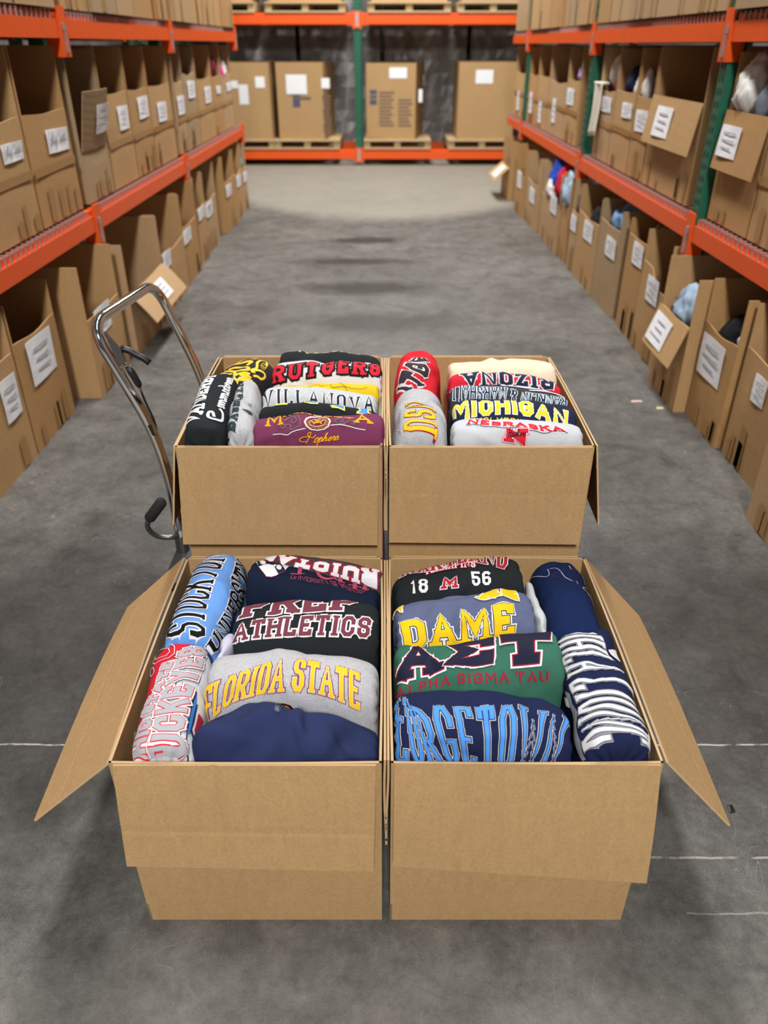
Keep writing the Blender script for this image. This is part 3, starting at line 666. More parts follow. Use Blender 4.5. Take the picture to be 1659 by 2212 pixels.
for i, (x0, x1, zt) in enumerate(((-2.6, -1.33, 2.3), (-1.26, -.06, 2.25), (.01, 1.24, 2.3), (1.31, 2.6, 2.28))):
    mb = MB(); n = 14; vs = []
    for j in range(15):
        z = zt * j / 14
        for k in range(40):
            u = k / 40 * 4; sgm = int(u); f = u - sgm
            px, py = [(x0 + (x1 - x0) * f, 13.5), (x1, 13.5 + .8 * f), (x1 - (x1 - x0) * f, 14.3), (x0, 14.3 - .8 * f)][sgm]
            w = .03 * math.sin(9 * f + j * 1.3 + i) * math.sin(math.pi * f); vs.append((px + (w if sgm in (1, 3) else 0), py - (w if sgm in (0, 2) else 0), z))
    fs = [(j * 40 + k, j * 40 + (k + 1) % 40, (j + 1) * 40 + (k + 1) % 40, (j + 1) * 40 + k) for j in range(14) for k in range(40)] + [tuple(14 * 40 + k for k in range(40)), tuple(reversed(range(40)))]
    o = MB().add(vs, fs).build('wrapped_load', M_FILM, None, False, ((x0 + x1) / 2, 13.9, 0))
    tag(o, ['film-wrapped dark load behind the gaylord with two papers', 'film-wrapped dark load behind the carton with a large white sheet', 'film-wrapped dark load behind the printed tall carton', 'film-wrapped dark load behind the plain tall carton'][i], 'load', 'film-wrapped loads behind the end rack')
# ------------------------------------------------------------------ clothes lying in the shelf cartons
def cloth_b(nt, b, c):
    n = noise_n(nt, 18, 4, .6, objco(nt)); nt.links.new(mixc(nt, n.outputs[0], scaled(c, .82), scaled(c, 1.12)), b.inputs['Base Color']); b.inputs['Specular IOR Level'].default_value = .15
def cloth(name, r, g, b): return mat('cloth_' + name, lin(r, g, b), .9, 0, cloth_b)
def heap(label, c, rad, z0, m, seed, cat='clothing', name='crumpled_garment', group='clothes in the shelf cartons', lump=.22):
    cx, cy, zt = c; bm = bmesh.new(); bmesh.ops.create_icosphere(bm, subdivisions=4, radius=1)
    zc = zt - rad[2]
    for v in bm.verts:
        p = v.co.copy(); q = p * 1.7 + Vector((seed * 3.1, seed * 1.7, 0))
        d = 1 + lump * (1 - 2 * abs(mnoise.noise(q))) * .8 + lump * .5 * (1 - 2 * abs(mnoise.noise(q * 2.3))) - lump * .4
        p = p * d; x, y, z = p.x * rad[0], p.y * rad[1], p.z * rad[2]
        if p.z < 0:
            z = max(p.z * (zc - z0), z0 - zc); k = min(1, -p.z * 3.0); x = x * (1 - .45 * k) + math.copysign(.075, cx) * k; y *= 1 - .3 * k
        v.co = Vector((max(-rad[0] * 1.02 - .09, min(rad[0] * 1.02 + .09, x)), max(-rad[1] * 1.02, min(rad[1] * 1.02, y)), z + zc - z0))
    me = bpy.data.meshes.new(name); bm.to_mesh(me); bm.free(); me.materials.append(m); me.polygons.foreach_set('use_smooth', [True] * len(me.polygons))
    o = bpy.data.objects.new(name, me); COL.objects.link(o); o.location = (cx, cy, z0); tag(o, label, cat, group); return o
cw = cloth('white', 226, 224, 220); cn = cloth('navy', 38, 44, 72); cr = cloth('red', 190, 32, 48); cb = cloth('blue', 40, 70, 170); clb = cloth('paleblue', 160, 182, 204); cj = cloth('denim', 112, 142, 180); ck = cloth('black', 34, 34, 38); cl_ = cloth('lilac', 178, 142, 206); cg = cloth('grey', 112, 120, 132); cp = cloth('pink', 214, 60, 150); cm_ = cloth('wine', 120, 34, 58); cc = cloth('cream', 232, 226, 210); ct = cloth('sky', 120, 160, 190)
ZL, ZR = .8215, .8315
heap('lilac garment bulging over its carton on the green-posted rack', (1.600, 6.930, 1.410), (.07, .085, .12), ZR, cl_, 1)
heap('white garment on top of the carton with the hanging cream sleeve', (1.620, 5.980, 1.465), (.08, .10, .14), ZR, cw, 2)
heap('wine red garment under the white one by the green post', (1.580, 5.800, 1.365), (.05, .06, .10), ZR, cm_, 3)
heap('navy garment showing over a carton on the green-posted rack', (1.600, 5.500, 1.410), (.07, .10, .12), ZR, cn, 4)
heap('small white garment tucked beside the navy one', (1.570, 5.320, 1.370), (.045, .05, .10), ZR, cw, 5)
heap('white sleeve sticking up from the narrow carton', (1.560, 5.170, 1.395), (.035, .035, .12), ZR, cw, 6)
heap('blue garment just showing over the narrow carton', (1.620, 5.020, 1.335), (.06, .06, .10), ZR, cj, 7)
heap('white shirt heaped on the carton beside the thick green post', (1.585, 3.700, 1.470), (.085, .09, .15), ZR, cw, 8, lump=.3)
heap('dark grey shirt under the white one beside the thick green post', (1.600, 3.520, 1.405), (.085, .08, .13), ZR, cg, 9)
heap('black garment in the carton beside the thick green post', (1.570, 3.410, 1.360), (.05, .035, .1), ZR, ck, 10)
heap('royal blue garment piled high in the overflowing floor carton', (1.580, 7.180, 0.690), (.12, .27, .20), .0075, cb, 11, lump=.3)
heap('red garment piled in the overflowing floor carton', (1.560, 6.920, 0.660), (.11, .16, .20), .0075, cr, 12, lump=.3)
heap('white garment at the front edge of the overflowing floor carton', (1.470, 7.200, 0.530), (.045, .15, .12), .0075, cw, 13)
heap('pale blue denim garment heaped in a floor carton', (1.540, 6.570, 0.660), (.10, .12, .20), .0075, clb, 14, lump=.35)
heap('grey garment heaped beside the pale blue denim', (1.600, 6.235, 0.610), (.10, .13, .16), .0075, cg, 15, lump=.3)
heap('black garment filling a floor carton under the green-posted rack', (1.620, 5.740, 0.570), (.13, .22, .14), .0075, ck, 16)
heap('denim blue garment in the pale floor carton', (1.620, 5.180, 0.650), (.13, .2, .14), .0075, cj, 17, lump=.3)
heap('pale blue garment in the floor carton with the hanging flap', (1.49, 3.66, .53), (.075, .13, .13), .0075, clb, 18, lump=.3)
heap('black garment in the floor carton with the sagging front edge', (1.62, 3.275, .52), (.13, .12, .12), .0075, ck, 19)
heap('white garment standing up against the side of the sagging carton', (1.56, 3.105, .60), (.07, .055, .16), .0075, cw, 20, lump=.3)
heap('small khaki garment showing over a floor carton below the green-posted rack', (1.580, 4.560, 0.650), (.05, .06, .1), .0075, cloth('khaki', 150, 144, 120), 21)
heap('white garment in the far carton of the middle shelf', (-1.570, 8.520, 1.395), (.05, .08, .11), ZL, cw, 22)
heap('bright pink garment in the far carton of the middle shelf', (-1.560, 8.360, 1.355), (.045, .06, .1), ZL, cp, 23)
heap('wine red garment in a carton of the middle shelf', (-1.600, 7.960, 1.455), (.08, .12, .14), ZL, cm_, 24)
heap('scrap of sky blue cloth in the last floor carton', (-1.550, 8.760, 0.550), (.06, .10, .1), .0075, ct, 25)
# cream sleeve hanging down the front of its carton
mb = MB(); mb.slab([(1.472, 6.185, .955), (1.472, 5.985, .975), (1.478, 6.00, 1.30), (1.478, 6.16, 1.30)][::-1], .010, 8, 10, lambda u, v: .008 * math.sin(7 * u + 3 * v))
mb.box((1.468, 6.0, 1.285), (1.54, 6.14, 1.30))
o = mb.build('hanging_sleeve', cc, None, True, (1.475, 6.08, .96)); tag(o, 'cream sleeve hanging down the front of a carton by the green post', 'clothing')
# scraps on the floor
for i, (x, y, sx, sy, m, lab) in enumerate(((.807, 1.169, .008, .012, M_BLACK, 'small black scrap on the concrete beside the open flap'), (1.259, 3.56, .03, .012, mat('pink_paper', lin(214, 184, 176), .8), 'small pink scrap on the concrete by the floor cartons'), (1.350, 3.476, .02, .014, mat('tan_paper', lin(200, 190, 160), .8), 'small tan scrap on the concrete by the floor cartons'))):
    mb = MB().slab([(x - sx, y - sy, .0005), (x + sx, y - sy * .6, .0005), (x + sx * .9, y + sy, .0005), (x - sx * .8, y + sy * .8, .0005)], .0015, 4, 4, lambda u, v: .002 * math.sin(4 * u) * math.sin(3 * v))
    tag(mb.build('paper_scrap', m, None, False, (x, y, 0)), lab, 'scrap')

# ------------------------------------------------------------------ the four cartons of sweatshirts
def carton(name, label, x0, x1, y0, y1, z0, z1, flaps, seed):
    r = thing(name, label, 'box', ((x0 + x1) / 2, (y0 + y1) / 2, z0)); rs = random.Random(seed); t = .0045; M = M_CARDNEW
    nb = lambda k: (lambda u, v: k * math.sin(math.pi * u) * math.sin(math.pi * min(1, v * .62)) ** 2)
    b = MB()
    b.slab([(x1, y0, z0), (x0, y0, z0), (x0, y0, z1), (x1, y0, z1)], t, 12, 8, nb(-.003), 0, 1)      # front wall: normal +y
    b.slab([(x0, y1, z0), (x1, y1, z0), (x1, y1, z1), (x0, y1, z1)], t, 12, 8, nb(-.004), 0, 1)      # back wall
    b.slab([(x0, y0, z0), (x0, y1, z0), (x0, y1, z1), (x0, y0, z1)], t, 12, 8, nb(-.003), 0, 1)
    b.slab([(x1, y1, z0), (x1, y0, z0), (x1, y0, z1), (x1, y1, z1)], t, 12, 8, nb(-.003), 0, 1)
    b.box((x0 + t, y0 + t, z0), (x1 - t, y1 - t, z0 + .008))
    b.build('carton_body', [M, M_CARDEDGE], r)
    for nm, c, bend in flaps:
        c = [Vector(p) for p in c]
        ph = rs.uniform(0, 6)
        cv, cu = (.39, .62) if seed == 1 and nm == 'front_flap' else (rs.uniform(.2, .8), rs.uniform(.3, .7))
        dp = .0024 if seed == 1 and nm == 'front_flap' else .0007
        MB().slab(c, .0040, 30, 60, lambda u, v, bend=bend, ph=ph, cv=cv, cu=cu, dp=dp: bend * math.sin(math.pi * u * .75) + .0012 * math.sin(5 * u + ph) - dp * math.exp(-((v - cv - .02 * (u - .5)) / .012) ** 2) - dp * .5 * math.exp(-((u - cu) / .02) ** 2), 0, 1).build(nm, [M, M_CARDEDGE], r)
    return r
Z1 = .465
carton('carton_of_sweatshirts', 'front cardboard carton whose wide side flap hangs open below the push handle', -.474, -.004, .905, 1.522, .0, Z1, [
    ('front_flap', [(-.465, .9042, Z1 - .001), (-.470, .870, .236), (-.019, .873, .216), (-.014, .9042, Z1 - .001)], .004),
    ('left_flap', [(-.4745, .905, Z1 - .003), (-.4745, 1.520, Z1 - .003), (-.632, 1.512, .318), (-.634, .902, .314)], .008),
    ('right_flap', [(-.0005, .912, Z1 - .001), (.0015, .912, .232), (.0015, 1.515, .236), (-.0005, 1.515, Z1 - .001)], -.0005),
    ('back_flap', [(-.018, 1.529, Z1 - .001), (-.018, 1.536, .236), (-.466, 1.536, .238), (-.466, 1.529, Z1 - .001)], .001)], 1)
carton('carton_of_sweatshirts', 'front cardboard carton whose side flap hangs open on the side away from the handle', .012, .481, .905, 1.522, .0, Z1, [
    ('front_flap', [(.018, .9042, Z1 + .004), (.016, .874, .230), (.487, .866, .190), (.476, .9042, Z1 - .002)], .004),
    ('right_flap', [(.4815, 1.520, Z1 - .003), (.4815, .905, Z1 - .003), (.626, .902, .296), (.636, 1.512, .294)], .008),
    ('left_flap', [(.0085, 1.515, Z1 - .001), (.0065, 1.515, .238), (.0065, .912, .244), (.0085, .912, Z1 - .001)], -.0005),
    ('back_flap', [(.468, 1.529, Z1 - .001), (.468, 1.536, .236), (.022, 1.536, .238), (.022, 1.529, Z1 - .001)], .001)], 2)
ZB0, ZB1 = .272, .742
carton('carton_of_sweatshirts', 'rear cardboard carton riding the hand truck right next to its chrome handle', -.474, -.004, 1.566, 2.150, ZB0, ZB1, [
    ('front_flap', [(-.468, 1.5652, ZB1 - .001), (-.482, 1.543, .494), (-.016, 1.545, .490), (-.012, 1.5652, ZB1 - .001)], .003),
    ('left_flap', [(-.4745, 1.568, ZB1 - .001), (-.4745, 2.148, ZB1 - .001), (-.512, 2.146, .535), (-.506, 1.568, .530)], .005),
    ('right_flap', [(-.0005, 1.572, ZB1 - .001), (.0015, 1.572, .512), (.0015, 2.145, .514), (-.0005, 2.145, ZB1 - .001)], -.0005),
    ('back_flap', [(-.018, 2.158, ZB1 - .001), (-.018, 2.172, .514), (-.466, 2.172, .516), (-.466, 2.158, ZB1 - .001)], .003)], 3)
carton('carton_of_sweatshirts', 'rear cardboard carton holding the cream and red sweatshirts, away from the handle', .012, .478, 1.566, 2.150, ZB0, ZB1, [
    ('front_flap', [(.013, 1.5652, ZB1 - .001), (.012, 1.545, .498), (.468, 1.542, .494), (.472, 1.5652, ZB1 - .001)], .003),
    ('right_flap', [(.4785, 2.148, ZB1 - .001), (.4785, 1.568, ZB1 - .001), (.512, 1.568, .530), (.520, 2.146, .535)], .005),
    ('left_flap', [(.0085, 2.145, ZB1 - .001), (.0065, 2.145, .514), (.0065, 1.572, .512), (.0085, 1.572, ZB1 - .001)], -.0005),
    ('back_flap', [(.464, 2.158, ZB1 - .001), (.464, 2.166, .514), (.022, 2.166, .516), (.022, 2.158, ZB1 - .001)], .001)], 4)

# ------------------------------------------------------------------ platform hand truck
tr = thing('platform_hand_truck', 'platform hand truck with a chrome push handle and brake lever under the rear cartons', 'hand truck', (-.08, 1.95, 0))
DZ = .268; DX0, DX1, DY0, DY1 = -.600, .46, 1.69, 2.32
MB().box((DX0, DY0, DZ - .03), (DX1, DY1, DZ - .001)).build('platform', M_DECK, tr)
pts = bez([(DX0, DY0, DZ - .016), (DX1, DY0, DZ - .016), (DX1, DY1, DZ - .016), (DX0, DY1, DZ - .016), (DX0, DY0 + .01, DZ - .016)], .03, 5)
MB().tube(pts, .009, 8).build('bumper', M_RUBBER, tr, True)
for x in (DX0 + .12, DX1 - .12):
    for y in (DY0 + .09, DY1 - .09):
        f = MB().box((x - .035, y - .04, DZ - .046), (x + .035, y + .04, DZ - .03)).box((x - .03, y - .030, .06), (x + .03, y - .024, DZ - .046)).box((x - .03, y + .024, .06), (x + .03, y + .030, DZ - .046)).build('caster_fork', M_GREYSTEEL, tr)
        mb = MB(); R = .0625; vs = []; n = 24
        for yy, r_ in ((-.019, R * .35), (-.019, R * .93), (-.013, R), (.013, R), (.019, R * .93), (.019, R * .35)):
            for k in range(n): vs.append((x + r_ * math.cos(2 * math.pi * k / n), y + yy, R + .0005 + r_ * math.sin(2 * math.pi * k / n)))
        mb.add(vs, [(j * n + k, j * n + (k + 1) % n, (j + 1) * n + (k + 1) % n, (j + 1) * n + k) for j in range(5) for k in range(n)] + [tuple(range(n)), tuple(5 * n + k for k in reversed(range(n)))])
        mb.build('wheel', M_BLACK, f, True)
near = [(-.583, 1.850, DZ - .002), (-.588, 1.850, .50), (-.612, 1.850, .655)]; NC = (-.722, 1.850, .932); FC = (-.668, 2.258, .928)
far = [(-.572, 2.262, .655), (-.545, 2.262, .50), (-.540, 2.262, DZ - .002)]
MB().tube(bez(near + [NC, FC] + far, .075, 10), .0142, 14).build('push_handle', M_CHROME, tr, True)
for p in (near[0], far[-1]): MB().tube([(p[0], p[1], DZ), (p[0], p[1], DZ + .05)], .019, 12).build('handle_socket', M_GREYSTEEL, tr)
h = MB().slab([(-.690, 1.857, .915), (-.668, 1.857, .826), (-.650, 1.857, .836), (-.656, 1.857, .868)], .010, 2, 2).build('brake_bracket', M_GREYSTEEL, tr)
lv = [(-.660, 1.862, .868), (-.642, 1.862, .864), (-.622, 1.862, .850), (-.606, 1.862, .842), (-.594, 1.862, .830)]
MB().tube(bez(lv, .02, 4), .0085, 10, rs=None).build('brake_lever', M_BLACK, tr, True)
MB().tube([(-.660, 1.862, .832), (-.650, 1.862, .815)], .0045, 8).build('cable_ferrule', M_STEEL, tr, True)
MB().tube([(-.652, 1.862, .822), (-.644, 1.862, .805), (-.632, 1.862, .774), (-.630, 1.862, .766)], .0095, 10, rs=[.0075, .0095, .0088, .006]).build('cable_sleeve', M_BLACK, tr, True)
MB().tube(bez([(-.631, 1.862, .768), (-.622, 1.862, .722), (-.606, 1.860, .672), (-.603, 1.857, .640)], .02, 4), .0032, 8).build('brake_cable', M_BLACK, tr, True)
MB().slab([(-.618, 1.8352, .668), (-.610, 1.8352, .640), (-.602, 1.8352, .640), (-.608, 1.8352, .672)], .0006).build('cable_port', M_BLACK, tr)
pd = MB().tube(bez([(-.585, 1.842, .318), (-.640, 1.828, .322), (-.668, 1.820, .362), (-.650, 1.820, .400)], .035, 8), .0075, 10).build('pedal_bar', M_GREYSTEEL, tr, True)
MB().tube([(-.655, 1.820, .390), (-.652, 1.820, .394), (-.611, 1.820, .446), (-.607, 1.820, .450)], .0155, 14, rs=[.013, .0158, .0158, .012]).build('pedal_grip', M_RUBBER, pd, True)
# ---- folded garments: a smooth surface S(a, s): a = metres along the roll, s = metres from the ridge ----
class Fold:
    def __init__(g, key, cx, cy, rot, L, T, top, h, base, n=2.5, m=9.0, bowy=0.0, bowz=0.0, tap=0.0, wr=0.002, seed=1, skew=0.0, col='x', fold=0.0, tilt=0.0):
        g.key, g.cx, g.cy, g.L, g.T, g.top, g.h, g.base = key, cx, cy, L, T, top, h, base
        g.n, g.m, g.bowy, g.bowz, g.tap, g.wr, g.skew, g.col, g.tilt = n, m, bowy, bowz, tap, wr, skew, col, tilt
        g.lay = .030 + .012 * (seed % 3)
        r = math.radians(rot); g.ea = (math.cos(r), math.sin(r)); g.ef = (math.sin(r), -math.cos(r))
        th = np.linspace(0, math.pi / 2, 400)
        p = (T / 2) * np.sin(th) ** (2 / n); q = h * np.cos(th) ** (2 / n)
        g.S0 = np.concatenate([[0], np.cumsum(np.hypot(np.diff(p), np.diff(q)))]); g.P0, g.Q0 = p, q
        g.sd = float(g.S0[-1])
        rs = np.random.RandomState(seed)
        g.waves = []
        for i in range(7):
            lam = rs.uniform(.045, .16); an = rs.uniform(0, math.pi); g.waves.append((2 * math.pi / lam * math.cos(an), 2 * math.pi / lam * math.sin(an), rs.uniform(0, 6.28), lam / .12))
        g.creases = [(rs.uniform(-.5, .5) * L, rs.uniform(-.04, .1), rs.uniform(0, math.pi), rs.uniform(.010, .018), rs.uniform(.03, .09), rs.uniform(-1, 1)) for i in range(16)]
    def smooth(g, a, s):
        a = np.asarray(a, float); s = np.asarray(s, float)
        f = np.clip(np.abs(2 * a / g.L), 0, 1)
        qe = np.clip(1 - f ** g.m, 0, 1) ** (1 / g.m)
        qz = np.clip(1 - f ** (g.m * 1.3), 0, 1) ** (1 / g.m)
        sa = np.abs(s)
        p = np.interp(sa, g.S0, g.P0) * np.sign(s); q = np.interp(sa, g.S0, g.Q0)
        below = np.maximum(sa - g.sd, 0)
        zc = g.top - g.h
        u = 2 * a / g.L
        w = 1 + g.tap * u
        z = zc + q * qz - below - g.bowz * u * u + g.tilt * u
        z = np.maximum(z, g.base)
        pp = p * qe * w - g.bowy * (1 - u * u) + g.skew * (z - zc)
        a = a * (1 - .009 * (1 + np.sin(2 * math.pi * s / g.lay + g.top * 90)) * f ** 8)
        x = g.cx + a * g.ea[0] + pp * g.ef[0]; y = g.cy + a * g.ea[1] + pp * g.ef[1]
        return np.stack([x, y, z], -1)
    def normal(g, a, s):
        e = .0015
        da = g.smooth(a + e, s) - g.smooth(a - e, s); ds = g.smooth(a, s + e) - g.smooth(a, s - e)
        n = np.cross(ds, da); l = np.linalg.norm(n, axis=-1, keepdims=True)
        n = n / np.maximum(l, 1e-12)
        return n
    def disp(g, a, s):
        d = 0
        for kx, ky, ph, w in g.waves: d = d + w * np.sin(kx * a + ky * s + ph)
        d = d * g.wr * .3
        for ca, cs, an, wd, ln, am in g.creases:
            x = (a - ca) * math.cos(an) + (s - cs) * math.sin(an); y = -(a - ca) * math.sin(an) + (s - cs) * math.cos(an)
            d = d + g.wr * 1.7 * am * np.exp(-(y / wd) ** 2 - (x / ln) ** 2)
        return d
    def at(g, a, s, lift=0.0):
        a = np.asarray(a, float); s = np.asarray(s, float)
        n = g.normal(a, s)
        f = np.clip(np.abs(2 * a / g.L), 0, 1)
        fade = np.clip((1 - f) / .06, 0, 1)
        return g.smooth(a, s) + n * ((g.disp(a, s) * fade + lift)[..., None])
GAR = {}
def G(key, *a, **k): GAR[key] = Fold(key, *a, **k)
FB = .012; BB = .288
# front left box
G('fleece', -.176, .983, 1, .334, .118, 0.500, .085, FB, bowy=-.008, bowz=0.063, tilt=-0.020, wr=.0085, seed=3, col='fleece')
G('florida', -.175, 1.100, -1, .330, .128, 0.522, .085, FB, bowy=.0, bowz=0.027, tilt=-0.006, wr=0.0023, seed=4, col='heatherdiag')
G('prep', -.160, 1.243, 0, .300, .142, 0.524, .085, FB, bowz=0.008, tilt=0.004, wr=0.0026, seed=5, col='black')
G('penn', -.158, 1.390, -9, .296, .118, 0.500, .075, FB, bowz=0.004, tilt=-0.029, wr=0.0023, seed=6, col='navydark')
G('rutgrey', -.142, 1.466, -7, .288, .058, 0.497, .045, FB, bowz=0.017, tilt=-0.010, wr=0.0017, seed=7, col='charcoal')
G('stockton', -.395, 1.357, 87, .300, .124, 0.503, .085, FB, bowz=0.004, tilt=0.000, wr=0.0023, seed=8, col='skyblue')
G('ohio', -.396, 1.055, 95, .276, .118, 0.498, .080, FB, bowz=0.004, tilt=0.000, wr=0.0017, seed=9, col='white')
# front right box
G('georgetown', .178, .985, 0, .318, .132, 0.525, .09, FB, bowz=0.027, tilt=-0.015, wr=.0036, seed=13, col='navy')
G('sigma', .182, 1.130, 3, .322, .146, 0.512, .085, FB, bowz=-0.015, tilt=0.018, wr=.0036, seed=14, col='green')
G('dame', .170, 1.283, 4, .296, .142, 0.512, .085, FB, bowz=0.008, tilt=0.015, wr=.0036, seed=15, col='slate')
G('maryland', .168, 1.430, 5, .296, .134, 0.498, .085, FB, bowz=0.019, tilt=0.024, wr=0.0023, seed=16, col='black')
G('cornell', .411, 1.368, 90, .296, .122, 0.484, .085, FB, bowz=0.012, tilt=0.000, wr=0.0023, seed=17, col='navyb')
G('stripe', .410, 1.067, 89, .300, .124, 0.516, .085, FB, bowz=0.010, tilt=0.000, wr=.0048, seed=18, col='navy')
# back left box
G('maroon', -.150, 1.623, 0, .304, .086, 0.789, .075, BB, bowz=0.005, tilt=0.002, wr=0.0032, seed=23, col='maroon', n=2.6)
G('blockblack', -.156, 1.693, -1, .286, .062, 0.789, .05, BB, bowz=0.017, tilt=-0.007, wr=0.0023, seed=24, col='black')
G('villanova', -.158, 1.773, -2, .284, .090, 0.793, .07, BB, bowz=0.009, tilt=-0.008, wr=0.0023, seed=25, col='heatherlight')
G('yellow', -.150, 1.846, 0, .276, .048, 0.780, .04, BB, bowz=0.006, tilt=0.000, wr=0.0032, seed=26, col='yellow')
G('rutgers', -.148, 1.926, -1, .288, .104, 0.807, .07, BB, bowz=0.007, tilt=-0.002, wr=0.0026, seed=27, col='white')
G('blackback', -.150, 2.040, 1, .280, .106, 0.788, .07, BB, bowz=0.005, tilt=-0.006, wr=0.0032, seed=28, col='black')
G('vander', -.4215, 1.746, 93, .340, .094, 0.792, .075, BB, bowz=0.006, tilt=0.000, wr=0.0020, seed=29, col='black', m=14, n=3.2)
G('tuckgrey', .3335, 1.320, 92, .210, .024, .478, .03, FB, wr=.003, seed=41, col='heatherlight', m=4)
G('tucklilac', -.3225, 1.185, 84, .100, .022, .482, .03, FB, wr=.002, seed=42, col='lavender', m=4)
G('baseball', -.340, 1.731, 95, .300, .070, 0.789, .06, BB, bowz=0.012, tilt=0.000, wr=0.0032, seed=30, col='heather')
G('pitt', -.385, 1.995, 60, .190, .130, 0.775, .075, BB, bowz=0.010, tilt=0.000, wr=0.0023, seed=31, col='black2', m=5)
# back right box
G('nebraska', .308, 1.620, 0, .304, .080, 0.776, .06, BB, bowz=0.007, tilt=-0.006, wr=0.0023, seed=33, col='ash', n=3)
G('michigan', .312, 1.698, -2, .298, .088, 0.796, .065, BB, bowz=0.017, tilt=-0.007, wr=0.0023, seed=34, col='navyp')
G('franklin', .310, 1.783, -2, .296, .076, 0.797, .055, BB, bowz=0.018, tilt=-0.008, wr=0.0020, seed=35, col='charcoal')
G('arizona', .312, 1.862, -1, .292, .072, 0.803, .055, BB, bowz=0.024, tilt=-0.012, wr=0.0020, seed=36, col='red')
G('cream', .316, 1.965, 0, .290, .120, 0.793, .08, BB, bowz=0.005, tilt=0.002, wr=0.0029, seed=37, col='cream', n=3)
G('nsu', .086, 1.703, 90, .250, .128, 0.795, .10, BB, bowz=0.020, tilt=0.000, wr=0.0026, seed=38, col='heather')
G('redback', .090, 1.950, 84, .240, .120, 0.812, .09, BB, bowz=0.020, tilt=0.000, wr=0.0043, seed=39, col='red2', m=4)
